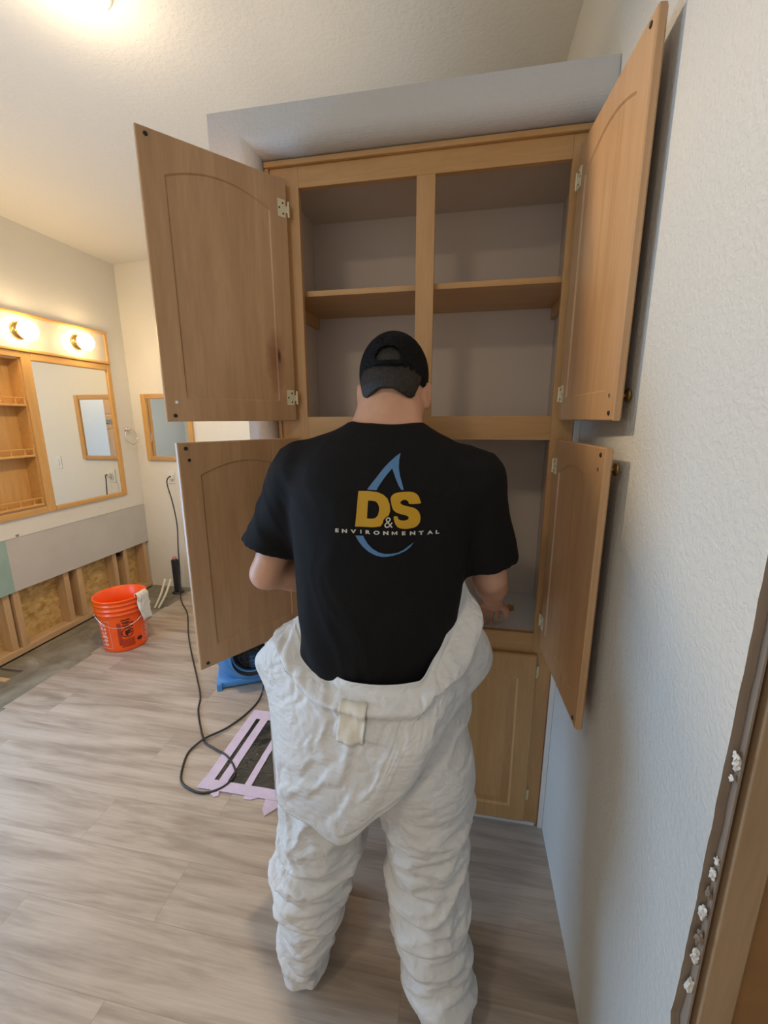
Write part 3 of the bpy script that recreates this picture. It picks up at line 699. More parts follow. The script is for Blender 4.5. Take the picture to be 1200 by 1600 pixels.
def tape(x0, x1, y0, y1, z=0.0048):
    n = 14; vs = []; fs = []; lx = (x1-x0) > (y1-y0)
    for k in range(n+1):
        t = k/n; j = 0.0016*noise.noise(Vector((x0*9, y0*7, t*9)))
        if lx: vs += [(x0+(x1-x0)*t, y0+j, z), (x0+(x1-x0)*t, y1+j, z)]
        else: vs += [(x0+j, y0+(y1-y0)*t, z), (x1+j, y0+(y1-y0)*t, z)]
    for k in range(n): fs.append((2*k, 2*k+1, 2*k+3, 2*k+2))
    mb = MB().add(vs, fs); mb.add([(a, b2, 0.0004) for a, b2, _ in vs], fs); return mb
rpart(tape(rx0-0.005, rx1+0.01, ry0, ry0+0.048), 'tape_strip', M['tape'])
rpart(tape(rx0+0.01, rx1+0.01, ry1-0.062, ry1, 0.0050), 'tape_strip', M['tape'])
rpart(tape(rx0, rx0+0.046, ry0+0.01, ry1+0.0, 0.0052), 'tape_strip', M['tape'])
rpart(tape(rx1-0.05, rx1, ry0+0.01, ry1-0.01, 0.0052), 'tape_strip', M['tape'])
rpart(tape(-1.308, -1.268, ry0+0.04, ry1-0.05, 0.0056), 'tape_strip', M['tape'])
rpart(tape(-1.190, -1.160, ry0+0.04, ry1-0.05, 0.0056), 'tape_strip', M['tape'])
def poly(pts, z=0.002):
    n = len(pts); return MB().add([(x, y, z) for x, y in pts]+[(x, y, 0.0003) for x, y in pts], [tuple(range(n)), tuple(range(n, 2*n))[::-1]]+[(k, (k+1) % n, n+(k+1) % n, n+k) for k in range(n)])
rpart(poly([(-1.075, -0.085), (-1.0, -0.085), (-1.0, -0.10), (-1.045, -0.155), (-1.065, -0.13)], 0.004), 'tape_tail', M['tape'])
rpart(poly([(-1.32, -0.08), (-1.28, -0.08), (-1.27, -0.105), (-1.285, -0.113), (-1.31, -0.10)], 0.004), 'tape_tail', M['tape'])
rpart(poly([(-1.17, -0.08), (-1.10, -0.08), (-1.13, -0.098), (-1.16, -0.10)], 0.004), 'tape_tail', M['tape'])

# ------------------------------------------------------------------ air mover
am = empty('air_mover', (-1.53, 0.70, 0), math.radians(28)); tag(am, 'blue plastic floor blower with round black intake, behind the lower left door', 'floor blower')
def am_ring(r0, r1, y0, y1, cz, n=48):
    vs = []; fs = []
    for k in range(n):
        a = k*math.tau/n; c, s = math.cos(a), math.sin(a)
        vs += [(r0*c, y0, cz+r0*s), (r1*c, y0, cz+r1*s), (r1*c, y1, cz+r1*s), (r0*c, y1, cz+r0*s)]
    for k in range(n):
        a = 4*k; b2 = 4*((k+1) % n)
        for q in range(4): fs.append((a+q, a+(q+1) % 4, b2+(q+1) % 4, b2+q))
    return MB().add(vs, fs)
cz = 0.215
pr = [(0.105, -0.125), (0.135, -0.13), (0.165, -0.118), (0.195, -0.085), (0.205, -0.03), (0.205, 0.05), (0.195, 0.10), (0.16, 0.125), (0.0, 0.13)]
Mx = Matrix.Translation((0, 0, cz)) @ Matrix.Rotation(math.radians(-90), 4, 'X')
hb = MB().lathe(pr, 48, Mx)
hb.box(-0.02, 0.25, -0.11, 0.12, cz-0.205, cz-0.03, 0.02)
hb.box(-0.20, 0.20, -0.10, 0.12, 0.004, 0.05, 0.012)
hb.build('housing', M['blue'], am, True)
am_ring(0.100, 0.125, -0.150, -0.122, cz).build('intake_ring', M['blue'], am, True)
g = MB()
for rr in (0.02, 0.045, 0.07, 0.095):
    g.tube([(rr*math.cos(a), -0.135-0.02*(1-(rr/0.1)**2), cz+rr*math.sin(a)) for a in [k*math.tau/32 for k in range(33)]], 0.003, 6, False)
for k in range(6):
    a = k*math.pi/3; g.tube([(0.015*math.cos(a), -0.155, cz+0.015*math.sin(a)), (0.102*math.cos(a), -0.133, cz+0.102*math.sin(a))], 0.003, 6)
g.build('intake_grille', M['black'], am, True)
MB().lathe([(0, 0.06), (0.098, 0.055), (0.104, 0.0), (0.104, -0.06)], 40, Matrix.Translation((0, -0.13, cz)) @ Matrix.Rotation(math.radians(-90), 4, 'X')).build('impeller_drum', M['grille'], am, True)
MB().box(-0.20, -0.17, -0.115, -0.07, 0.0, 0.045, 0.006).build('foot', M['blue'], am)
MB().tube(spline([(-0.10, 0, cz+0.17), (-0.09, 0, cz+0.25), (0.09, 0, cz+0.25), (0.10, 0, cz+0.17)], 8), 0.013, 10).build('handle', M['blue'], am, True)

# ------------------------------------------------------------------ implicit-surface modelling for the figure
class Field:
    def __init__(s, lo, hi, h):
        s.lo = np.array(lo, float); s.h = h; s.n = np.ceil((np.array(hi)-s.lo)/h).astype(int)+1
        s.D = np.full(tuple(s.n), 0.25)
        s.ax = [s.lo[i]+h*np.arange(s.n[i]) for i in range(3)]
    def region(s, lo, hi):
        sl = []
        for i in range(3):
            a = max(0, int((lo[i]-s.lo[i])/s.h)-1); b2 = min(s.n[i], int((hi[i]-s.lo[i])/s.h)+3); sl.append(slice(a, max(a, b2)))
        sl = tuple(sl)
        X, Y, Z = np.meshgrid(s.ax[0][sl[0]], s.ax[1][sl[1]], s.ax[2][sl[2]], indexing='ij'); return sl, X, Y, Z
    def comb(s, sl, d, k, op):
        a = s.D[sl]
        if a.size == 0: return
        if op == 'sub': d = -d
        if op == 'add':
            if k > 0:
                hh = np.clip(0.5+0.5*(a-d)/k, 0, 1); s.D[sl] = a*(1-hh)+d*hh-k*hh*(1-hh)
            else: s.D[sl] = np.minimum(a, d)
        else:
            if k > 0:
                hh = np.clip(0.5-0.5*(a-d)/k, 0, 1); s.D[sl] = a*(1-hh)+d*hh+k*hh*(1-hh)
            else: s.D[sl] = np.maximum(a, d)
    def cone(s, a, b, ra, rb, k=0.02, op='add', flat=None):
        a = np.array(a, float); b = np.array(b, float); R = max(ra, rb)+k+0.02
        sl, X, Y, Z = s.region(np.minimum(a, b)-R, np.maximum(a, b)+R)
        d = b-a; L = max(d@d, 1e-9)
        t = np.clip(((X-a[0])*d[0]+(Y-a[1])*d[1]+(Z-a[2])*d[2])/L, 0, 1)
        dd = np.sqrt((X-a[0]-t*d[0])**2+(Y-a[1]-t*d[1])**2+(Z-a[2]-t*d[2])**2)-(ra+t*(rb-ra))
        s.comb(sl, dd, k, op); return s
    def chain(s, pts, k=0.02):
        for p, q in zip(pts[:-1], pts[1:]): s.cone(p[:3], q[:3], p[3], q[3], k)
        return s
    def ell(s, c, r, rx=0, ry=0, rz=0, k=0.02, op='add'):
        Mr = (Matrix.Rotation(rz, 3, 'Z') @ Matrix.Rotation(ry, 3, 'Y') @ Matrix.Rotation(rx, 3, 'X')).transposed()
        c = np.array(c, float); R = max(r)+k+0.02
        sl, X, Y, Z = s.region(c-R, c+R); X = X-c[0]; Y = Y-c[1]; Z = Z-c[2]
        x = Mr[0][0]*X+Mr[0][1]*Y+Mr[0][2]*Z; y = Mr[1][0]*X+Mr[1][1]*Y+Mr[1][2]*Z; z = Mr[2][0]*X+Mr[2][1]*Y+Mr[2][2]*Z
        k0 = np.sqrt((x/r[0])**2+(y/r[1])**2+(z/r[2])**2); k1 = np.sqrt((x/r[0]**2)**2+(y/r[1]**2)**2+(z/r[2]**2)**2)+1e-9
        s.comb(sl, k0*(k0-1)/k1, k, op); return s
    def loft(s, secs, k=0.02, p=2.2):
        """secs: (z, cx, cy, a, b) ascending; super-elliptic horizontal sections"""
        S = np.array(sorted(secs)); z0, z1 = S[0, 0], S[-1, 0]; R = S[:, 3:].max()+0.1
        sl, X, Y, Z = s.region((S[:, 1].min()-R, S[:, 2].min()-R, z0-0.05), (S[:, 1].max()+R, S[:, 2].max()+R, z1+0.05))
        zz = Z[0, 0, :]; f = lambda j: np.interp(zz, S[:, 0], S[:, j])[None, None, :]
        # smooth the piecewise-linear profile a little
        a, b2, cx, cy = f(3), f(4), f(1), f(2)
        q = (np.abs((X-cx)/a)**p+np.abs((Y-cy)/b2)**p)**(1/p)
        d = (q-1)*np.minimum(a, b2)
        d = np.maximum(d, np.maximum(z0-Z, Z-z1)); s.comb(sl, d, k, 'add'); return s
    def plane(s, pt, nrm, op='keep', region=None, k=0.0):
        """keep the side the normal points away from"""
        nrm = np.array(nrm, float); nrm /= np.linalg.norm(nrm)
        lo, hi = region if region else (s.lo, s.lo+s.n*s.h)
        sl, X, Y, Z = s.region(lo, hi)
        d = (X-pt[0])*nrm[0]+(Y-pt[1])*nrm[1]+(Z-pt[2])*nrm[2]
        a = s.D[sl]
        if k > 0:
            hh = np.clip(0.5-0.5*(a-d)/k, 0, 1); s.D[sl] = a*(1-hh)+d*hh+k*hh*(1-hh)
        else: s.D[sl] = np.maximum(a, d)
        return s
    def surface(s):
        D = s.D; D[0] = D[-1] = 0.1; D[:, 0] = D[:, -1] = 0.1; D[:, :, 0] = D[:, :, -1] = 0.1
        ins = D < 0; nx, ny, nz = D.shape
        cnt = np.zeros((nx-1, ny-1, nz-1), np.int8)
        for i in (0, 1):
            for j in (0, 1):
                for k in (0, 1): cnt += ins[i:nx-1+i, j:ny-1+j, k:nz-1+k]
        act = (cnt > 0) & (cnt < 8); idx = np.argwhere(act); num = len(idx)
        ids = np.full(act.shape, -1, np.int64); ids[act] = np.arange(num)
        P = np.zeros((num, 3)); C = np.zeros(num)
        cs = [(i, j, k) for i in (0, 1) for j in (0, 1) for k in (0, 1)]
        val = {c: D[idx[:, 0]+c[0], idx[:, 1]+c[1], idx[:, 2]+c[2]] for c in cs}
        for c in cs:
            for a_ in range(3):
                if c[a_] == 0:
                    d2 = list(c); d2[a_] = 1; d2 = tuple(d2); va, vb = val[c], val[d2]
                    mk = (va < 0) != (vb < 0); t = np.where(mk, va/np.where(mk, va-vb, 1), 0)
                    pt = np.tile(np.array(c, float), (num, 1)); pt[:, a_] += t
                    P[mk] += pt[mk]; C[mk] += 1
        P = idx+P/C[:, None]; V = s.lo+P*s.h; F = []
        for a_ in range(3):
            b_, c_ = (a_+1) % 3, (a_+2) % 3
            A = [slice(None)]*3; B = [slice(None)]*3; A[a_] = slice(0, -1); B[a_] = slice(1, None)
            ch = ins[tuple(A)] != ins[tuple(B)]; e_ = np.argwhere(ch); 
            ok = (e_[:, b_] > 0) & (e_[:, c_] > 0) & (e_[:, b_] < D.shape[b_]-1) & (e_[:, c_] < D.shape[c_]-1); e_ = e_[ok]
            def g(db, dc):
                q = e_.copy(); q[:, b_] -= db; q[:, c_] -= dc; return ids[q[:, 0], q[:, 1], q[:, 2]]
            q = np.stack([g(1, 1), g(0, 1), g(0, 0), g(1, 0)], 1)
            flip = ~ins[e_[:, 0], e_[:, 1], e_[:, 2]]; q[flip] = q[flip][:, ::-1]; F.append(q)
        F = np.concatenate(F); return V, F
def fmesh(name, fld, mat, parent, disp=None, smooth=2, subd=0):
    V, F = fld.surface()
    me = bpy.data.meshes.new(name); me.from_pydata(V.tolist(), [], F.tolist()); me.update()
    bm = bmesh.new(); bm.from_mesh(me)
    for _ in range(smooth): bmesh.ops.smooth_vert(bm, verts=bm.verts, factor=0.5, use_axis_x=True, use_axis_y=True, use_axis_z=True)
    bm.normal_update()
    if disp:
        nn = [(v.co.copy(), v.normal.copy()) for v in bm.verts]
        for v, (co, no) in zip(bm.verts, nn): v.co = co+no*disp(co, no)
        bmesh.ops.smooth_vert(bm, verts=bm.verts, factor=0.4, use_axis_x=True, use_axis_y=True, use_axis_z=True)
    bmesh.ops.recalc_face_normals(bm, faces=bm.faces); bm.to_mesh(me); bm.free(); me.shade_smooth()
    return link(name, me, mat, parent)
def ridge(p, oct=3):
    """0..1, sharp creases near 1"""
    s = 0; a = 1; t = 0
    for o in range(oct):
        s += a*(1-abs(noise.noise(p*(2**o)))*2.0); t += a; a *= 0.5
    return max(0.0, s/t)

def wrinkle(V, F, grow, seed, iters=140, smooth=0.10, dout=0.020, din=0.012, free=None, nrm=None):
    """V (n,3) rest surface, F quads; lets the cloth grow by `grow` (x,y,z factors) and buckle near its rest shape"""
    V = np.asarray(V, float); F = np.asarray(F); n = len(V)
    E = np.concatenate([F[:, [0, 1]], F[:, [1, 2]], F[:, [2, 3]], F[:, [3, 0]]]); E = np.unique(np.sort(E, 1), axis=0)
    Dg = np.concatenate([F[:, [0, 2]], F[:, [1, 3]]]); nE = len(E); A = np.concatenate([E, Dg]); i, j = A[:, 0], A[:, 1]
    d0 = V[j]-V[i]; g = np.asarray(grow, float); L = np.sqrt((((d0)*(g if g.ndim == 1 else (g[i]+g[j])/2))**2).sum(1))
    deg = np.bincount(i, minlength=n)+np.bincount(j, minlength=n)
    ei, ej = E[:, 0], E[:, 1]; de = np.maximum(np.bincount(ei, minlength=n)+np.bincount(ej, minlength=n), 1)
    fn = np.cross(V[F[:, 2]]-V[F[:, 0]], V[F[:, 3]]-V[F[:, 1]]); N = np.zeros((n, 3))
    for c in range(4):
        for a in range(3): N[:, a] += np.bincount(F[:, c], fn[:, a], n)
    N /= np.linalg.norm(N, axis=1)[:, None]+1e-12
    if nrm is not None: N = N*np.sign((N*nrm).sum(1))[:, None]
    X = V+N*np.asarray(seed)[:, None]; fr = np.ones(n) if free is None else np.asarray(free)
    for it in range(iters):
        d = X[j]-X[i]; l = np.sqrt((d*d).sum(1))+1e-12; c = (d*((l-L)/l)[:, None])*0.5
        C = np.stack([np.bincount(i, c[:, a], n)-np.bincount(j, c[:, a], n) for a in range(3)], 1)/deg[:, None]
        X = X+C*1.6
        D = X-V
        S = np.stack([np.bincount(ei, X[ej, a], n)+np.bincount(ej, X[ei, a], n) for a in range(3)], 1)/de[:, None]
        if it % 2 == 0: X = X+smooth*(S-X)
        D = X-V; h = (D*N).sum(1); T = D-N*h[:, None]
        h = np.where(h > 0, dout*np.tanh(h/dout), din*np.tanh(h/din)); tl = np.linalg.norm(T, axis=1)[:, None]+1e-9
        T *= np.minimum(1, 0.015/tl); X = V+(T+N*h[:, None])*fr[:, None]
    return X

# ------------------------------------------------------------------ person
person = empty('person', (-0.53, -0.47, 0))
tag(person, 'person seen from behind, black cap and t-shirt, white coveralls tied at the waist', 'person')
PI_ = Matrix.Translation((0.53, 0.47, 0))
def pchild(o, par=None): 
    o.parent = par or person
    if par is None: o.matrix_parent_inverse = PI_
    return o
# joints
SHL, ELL, WRL = (-0.735, -0.385, 1.375), (-0.850, -0.385, 1.095), (-0.685, -0.17, 1.005)
SHR, ELR, WRR = (-0.315, -0.380, 1.365), (-0.262, -0.315, 1.10), (-0.224, -0.035, 0.905)
body = Field((-0.98, -0.72, -0.01), (-0.13, 0.14, 1.74), 0.0055)
body.loft([(0.80, -0.54, -0.45, 0.150, 0.100), (0.95, -0.54, -0.44, 0.155, 0.095), (1.08, -0.537, -0.42, 0.165, 0.100), (1.25, -0.532, -0.41, 0.175, 0.105),
           (1.36, -0.53, -0.405, 0.165, 0.095), (1.43, -0.525, -0.39, 0.11, 0.075)], 0.03)
body.cone((-0.60, -0.39, 1.41), SHL, 0.05, 0.052, 0.03).cone((-0.46, -0.39, 1.41), SHR, 0.05, 0.052, 0.03)
body.ell((-0.59, -0.47, 0.80), (0.11, 0.10, 0.12), k=0.05).ell((-0.48, -0.47, 0.80), (0.11, 0.10, 0.12), k=0.05)
# legs inside the trousers
for hx, kx, ax_, ay, ky in ((-0.62, -0.69, -0.725, -0.545, -0.47), (-0.46, -0.39, -0.352, -0.56, -0.45)):
    body.chain([(hx, -0.46, 0.78, 0.078), (kx, ky, 0.45, 0.050), (kx+(ax_-kx)*0.4, ky-0.04, 0.33, 0.052), (ax_, ay, 0.09, 0.034)], 0.02)
    body.cone((ax_, ay-0.005, 0.045), (ax_-0.01, ay+0.15, 0.035), 0.033, 0.028, 0.02)
def arm(S, E_, Wr, r):
    body.chain([(*S, r*1.12), (*(np.array(S)*0.5+np.array(E_)*0.5), r*1.05), (*E_, r*0.84)], 0.025)
    mid = np.array(E_)*0.68+np.array(Wr)*0.32
    body.chain([(*E_, r*0.84), (*mid, r*0.88), (*Wr, r*0.60)], 0.02)
arm(SHL, ELL, WRL, 0.047); arm(SHR, ELR, WRR, 0.047)
def hand(Wr, fwd, right, up, side, curl=0.5, open_=1.0):
    w = Vector(Wr); f = Vector(fwd).normalized(); u = Vector(up).normalized(); r = f.cross(u).normalized(); u = r.cross(f)
    pc = w+f*0.055
    body.cone(w, w+f*0.03, 0.026, 0.024, 0.015)
    for q in (-1.5, -0.5, 0.5, 1.5):
        body.cone(w+f*0.03+r*q*0.010, w+f*0.088+r*q*0.0185, 0.015, 0.0115, 0.010)
    for i, (q, L_) in enumerate(((-1.5, 0.070), (-0.5, 0.082), (0.5, 0.078), (1.5, 0.060))):
        if side < 0: q = -q
        p = w+f*0.088+r*q*0.0195; d = f.copy(); ang = 0; segs = (0.46, 0.30, 0.24); rr = (0.0098, 0.0088, 0.0080, 0.0068)
        for j, sg in enumerate(segs):
            ang += curl*(0.5+0.35*j); dd = (f*math.cos(ang)-u*math.sin(ang)+r*q*0.06).normalized()
            p2 = p+dd*(L_*sg); body.cone(p, p2, rr[j], rr[j+1], 0.003); p = p2
    th = w+f*0.022-r*side*0.022*(-1); s_ = -side
    p = w+f*0.025+r*s_*-0.020
    p1 = p+(f*0.6+r*s_*-0.7-u*0.25).normalized()*0.038; p2 = p1+(f*0.9+r*s_*-0.25-u*0.35).normalized()*0.030; p3 = p2+(f*1.0-u*0.4).normalized()*0.024
    body.cone(p, p1, 0.015, 0.0115, 0.008); body.cone(p1, p2, 0.0112, 0.010, 0.003); body.cone(p2, p3, 0.010, 0.0075, 0.003)
hand(WRR, (-0.05, 0.80, -0.55), 1, (0.05, 0.55, 0.82), 1, 0.95)
hand(WRL, (0.55, 0.75, -0.25), 1, (-0.1, 0.3, 0.95), -1, 0.45)
# neck and head, tipped forward
HC = Vector((-0.519, -0.288, 1.596)); TILT = math.radians(-28)
body.cone((-0.525, -0.375, 1.42), (-0.523, -0.315, 1.545), 0.070, 0.066, 0.035)
body.cone((-0.58, -0.385, 1.435), (-0.555, -0.335, 1.52), 0.045, 0.042, 0.03); body.cone((-0.47, -0.385, 1.435), (-0.492, -0.335, 1.52), 0.045, 0.042, 0.03)
HR = Matrix.Rotation(TILT, 3, 'X')
def hp_(x, y, z): return HC+HR @ Vector((x, y, z))
body.ell(HC, (0.077, 0.097, 0.095), rx=TILT, k=0.02)
body.ell(hp_(0, 0.030, -0.055), (0.060, 0.062, 0.070), rx=TILT, k=0.035)
body.cone(hp_(-0.028, 0.070, -0.100), hp_(0.028, 0.070, -0.100), 0.020, 0.020, 0.03)
body.cone(hp_(-0.05, 0.01, -0.085), hp_(0, 0.072, -0.108), 0.018, 0.018, 0.03); body.cone(hp_(0.05, 0.01, -0.085), hp_(0, 0.072, -0.108), 0.018, 0.018, 0.03)
body.cone(hp_(0, 0.092, -0.015), hp_(0, 0.112, -0.048), 0.008, 0.013, 0.010)           # nose
body.cone(hp_(-0.035, 0.083, 0.006), hp_(0.035, 0.083, 0.006), 0.010, 0.010, 0.012)      # brow
for sx in (-1, 1):
    body.ell(hp_(sx*0.031, 0.088, -0.014), (0.016, 0.010, 0.010), rx=TILT, k=0.006, op='sub')
    body.ell(hp_(sx*0.031, 0.078, -0.014), (0.012, 0.012, 0.011), rx=TILT, k=0.002)
body.ell(hp_(0, 0.092, -0.072), (0.026, 0.010, 0.006), rx=TILT, k=0.006)                  # lips
body.ell(hp_(0, 0.093, -0.083), (0.022, 0.010, 0.006), rx=TILT, k=0.006)
for sx in (-1, 1):   # ears
    e0 = Vector((HC.x+sx*0.086, HC.y-0.008, 1.556))
    body.ell(e0, (0.0085, 0.020, 0.034), rx=math.radians(-10), rz=math.radians(-sx*24), k=0.006)
    body.ell(e0+Vector((sx*0.006, -0.010, 0.0)), (0.006, 0.011, 0.020), rx=math.radians(-10), rz=math.radians(-sx*24), k=0.004, op='sub')
    body.ell(e0+Vector((-sx*0.001, -0.004, -0.026)), (0.007, 0.011, 0.011), k=0.005)
bo = pchild(fmesh('body', body, M['skin'], None, smooth=2))
# hair (back and sides, below the cap)
hf = Field((-0.64, -0.42, 1.49), (-0.41, -0.16, 1.73), 0.0032)
hf.ell(HC, (0.0815, 0.1015, 0.099), rx=TILT, k=0.0)
hf.ell(hp_(0, -0.028, -0.055), (0.070, 0.062, 0.050), rx=TILT, k=0.03)
sl, X, Y, Z = hf.region(hf.lo, hf.lo+hf.n*hf.h)
dx = np.abs(X-HC.x)
line = 1.568-0.62*np.clip(dx-0.014, 0, 0.036)+2.2*np.clip(dx-0.060, 0, 1)+0.35*(Y-(-0.37))*(Y > -0.37)
hf.D = np.maximum(hf.D, line-Z); hf.D = np.maximum(hf.D, (Y+0.275)*0.8-0.4*(Z-1.62))
hair = pchild(fmesh('hair', hf, M['hair'], None, disp=lambda c, n: 0.0016*noise.noise(c*170), smooth=1))
# cap
cf = Field((-0.66, -0.44, 1.50), (-0.38, -0.02, 1.75), 0.0032)
CC = HC+HR @ Vector((0, 0.0, 0.010))
cf.ell(CC, (0.0865, 0.1085, 0.103), rx=TILT, k=0)
pn = Vector((0, -0.36, -0.93)); pp = Vector((HC.x, -0.372, 1.610))
sl, X, Y, Z = cf.region(cf.lo, cf.lo+cf.n*cf.h)
edge = 1.620-0.95*np.clip(np.abs(X-HC.x)-0.028, 0, 1)-0.05*(Y+0.37)
edge = np.where(Y > -0.27, np.minimum(edge, 1.575+0.06*(Y+0.27)), edge); edge = np.maximum(edge, 1.562+0.10*np.clip(Y+0.30, 0, 1))
cf.D = np.maximum(cf.D, (edge-Z)*0.75)
Xc, Yc, Zc = X-CC.x, Y-CC.y, Z-CC.z
Mi = HR.transposed(); yy = Mi[1][1]*Yc+Mi[1][2]*Zc; zz = Mi[2][1]*Yc+Mi[2][2]*Zc
inn = (np.sqrt((Xc/0.0825)**2+(yy/0.1045)**2+(zz/0.099)**2)-1)*0.085
cf.D = np.maximum(cf.D, -inn)
# arched opening at the back above the strap
q = np.maximum(np.sqrt((X-HC.x-0.002)**2+(Z-1.633)**2)-0.030, 1.632-Z); q = np.maximum(q, Y+0.30)
cf.D = np.maximum(cf.D, -q)
# brim pointing forward
vis = hp_(0, 0.125, 0.022)
cf.ell(vis, (0.072, 0.075, 0.0055), rx=TILT+math.radians(-8), k=0.006)
cap = pchild(fmesh('cap', cf, M['cap'], None, smooth=3))
fmw = MB().tube([(HC.x+0.074*math.sin(a)*0.62, -0.3925+0.028*(1-math.cos(a)), 1.625-0.004*abs(math.sin(a))) for a in [(-0.75+1.5*k/16) for k in range(17)]], 0.0052, 8)
so = fmw.build('strap', M['cap'], cap, True)
# t-shirt
tf = Field((-0.96, -0.60, 0.84), (-0.14, -0.20, 1.53), 0.0055)
tf.loft([(0.86, -0.54, -0.450, 0.178, 0.118), (0.95, -0.54, -0.445, 0.185, 0.122), (1.03, -0.538, -0.435, 0.195, 0.124), (1.12, -0.535, -0.425, 0.203, 0.128), (1.20, -0.533, -0.42, 0.208, 0.132),
         (1.28, -0.532, -0.42, 0.212, 0.134), (1.35, -0.533, -0.415, 0.212, 0.130), (1.40, -0.533, -0.405, 0.195, 0.118), (1.44, -0.530, -0.395, 0.155, 0.100), (1.470, -0.526, -0.380, 0.112, 0.085), (1.488, -0.524, -0.365, 0.088, 0.075)], 0.02, 2.3)
tf.cone((-0.61, -0.385, 1.415), (-0.735, -0.385, 1.372), 0.058, 0.066, 0.05).cone((-0.45, -0.385, 1.410), (-0.318, -0.380, 1.362), 0.058, 0.066, 0.05)
slv = Field(tf.lo, tf.lo+(tf.n-1)*tf.h, tf.h)
slv.cone((-0.738, -0.385, 1.370), (-0.842, -0.38, 1.130), 0.066, 0.088, 0.0)
slv.plane(at(420, 862, 1, -0.42), (-0.27, -0.03, -0.96))
s2 = Field(tf.lo, tf.lo+(tf.n-1)*tf.h, tf.h)
s2.cone((-0.316, -0.378, 1.362), (-0.268, -0.335, 1.115), 0.064, 0.079, 0.0)
s2.plane(at(760, 893, 1, -0.40), (0.16, 0.10, -0.98))
for fl in (slv, s2):
    k = 0.03; hh = np.clip(0.5+0.5*(tf.D-fl.D)/k, 0, 1); tf.D = tf.D*(1-hh)+fl.D*hh-k*hh*(1-hh)
def shirt_disp(c, n):
    w = Vector((c.x*5, c.y*4, c.z*5)); wp = Vector((noise.noise(w*1.3), noise.noise(w*1.3+Vector((9, 0, 0))), noise.noise(w*1.3+Vector((0, 9, 0)))))*0.5
    f = ridge(Vector((c.x*9+c.z*2.5, c.y*5, c.z*2.4))+wp, 2)-0.5
    low = max(0, min(1, (1.10-c.z)/0.15)); arm_ = max(0, min(1, (abs(c.x+0.53)-0.18)/0.08))
    g = noise.noise(Vector((c.x*7+c.z*9, c.y*6, c.z*7-c.x*9*(1 if c.x > -0.53 else -1))))
    return 0.0045*f+0.007*f*max(low, arm_)+0.004*g*max(low, arm_, 0.25)
shirt = pchild(fmesh('t_shirt', tf, M['cotton'], None, disp=shirt_disp, smooth=3))
sm = shirt.data
bvh = BVHTree.FromPolygons([v.co.copy() for v in sm.vertices], [tuple(p.vertices) for p in sm.polygons])
def onshirt(x, z, off=0.0018):
    h_ = bvh.ray_cast(Vector((x, -0.9, z)), Vector((0, 1, 0)))
    return Vector((x, (h_[0].y if h_[0] else -0.55)-off, z))
def ink(polys, name, mat, off=0.0018):
    """polys: lists of loops in design units; laid on the shirt's back"""
    bm = bmesh.new()
    for loops in polys:
        ls = [[Vector((u, v, 0)) for u, v in lp] for lp in loops]; flat = [p for lp in ls for p in lp]
        vs_ = [bm.verts.new(p) for p in flat]
        for t in tessellate_polygon(ls):
            try: bm.faces.new([vs_[i] for i in t])
            except ValueError: pass
    for _ in range(3):
        le = [e_ for e_ in bm.edges if e_.calc_length() > 55]
        if not le: break
        bmesh.ops.subdivide_edges(bm, edges=le, cuts=1); bmesh.ops.triangulate(bm, faces=bm.faces)
    for v in bm.verts:
        p = at(510+v.co.x/6.316, 690+v.co.y/6.316, 1, -0.548); v.co = onshirt(p.x, p.z, off)
    bmesh.ops.recalc_face_normals(bm, faces=bm.faces)
    me = bpy.data.meshes.new(name); bm.to_mesh(me); bm.free()
    return link(name, me, mat, shirt)
def smooth_loop(pts, n=5):
    P = [Vector((a, b2)) for a, b2 in pts]; out = []; L_ = len(P)
    for i in range(L_):
        p0, p1, p2, p3 = P[i-1], P[i], P[(i+1) % L_], P[(i+2) % L_]
        for k in range(n):
            t = k/n; out.append(tuple(0.5*((2*p1)+(p2-p0)*t+(2*p0-5*p1+4*p2-p3)*t*t+(3*p1-p0-3*p2+p3)*t**3)))
    return out
Dl = [[(312, 490), (420, 490), (500, 500), (560, 525), (602, 562), (625, 615), (632, 680), (618, 725), (590, 742), (570, 765), (560, 800), (540, 828), (470, 836), (290, 832)],
      [(412, 582), (405, 752), (450, 756), (490, 747), (513, 722), (524, 675), (522, 640), (508, 608), (485, 588), (455, 582)]]
Sl = [smooth_loop([(922, 600), (918, 622), (818, 622), (805, 598), (775, 580), (745, 585), (728, 602), (740, 622), (790, 642), (860, 662), (905, 700), (924, 755), (915, 810), (880, 845), (830, 857), (770, 859), (715, 845), (688, 815), (672, 780), (668, 737), (702, 737), (710, 760), (740, 776), (775, 778), (805, 768), (810, 750), (790, 733), (735, 716), (685, 696), (655, 662), (640, 610), (634, 560), (655, 525), (700, 508), (780, 502), (845, 508), (895, 538)], 3)]
drop1 = [[(697, 130), (650, 165), (590, 222), (540, 280), (490, 348), (440, 415), (397, 476), (490, 482), (515, 435), (550, 380), (590, 325), (630, 278), (650, 325), (675, 385), (705, 445), (732, 482), (757, 484), (738, 425), (712, 350), (695, 275), (690, 200)]]
drop2 = [[(292, 918), (370, 922), (385, 955), (415, 1002), (460, 1048), (520, 1085), (580, 1100), (640, 1100), (700, 1093), (760, 1068), (815, 1030), (862, 996), (830, 1040), (780, 1078), (720, 1103), (660, 1120), (600, 1130), (550, 1130), (490, 1115), (420, 1078), (360, 1025), (320, 972)]]
ink([Dl, Sl], 'printed_letters', M['yellow_ink'])
ink([drop1], 'printed_drop', M['blue_ink']); ink([drop2], 'printed_drop', M['blue_ink'])
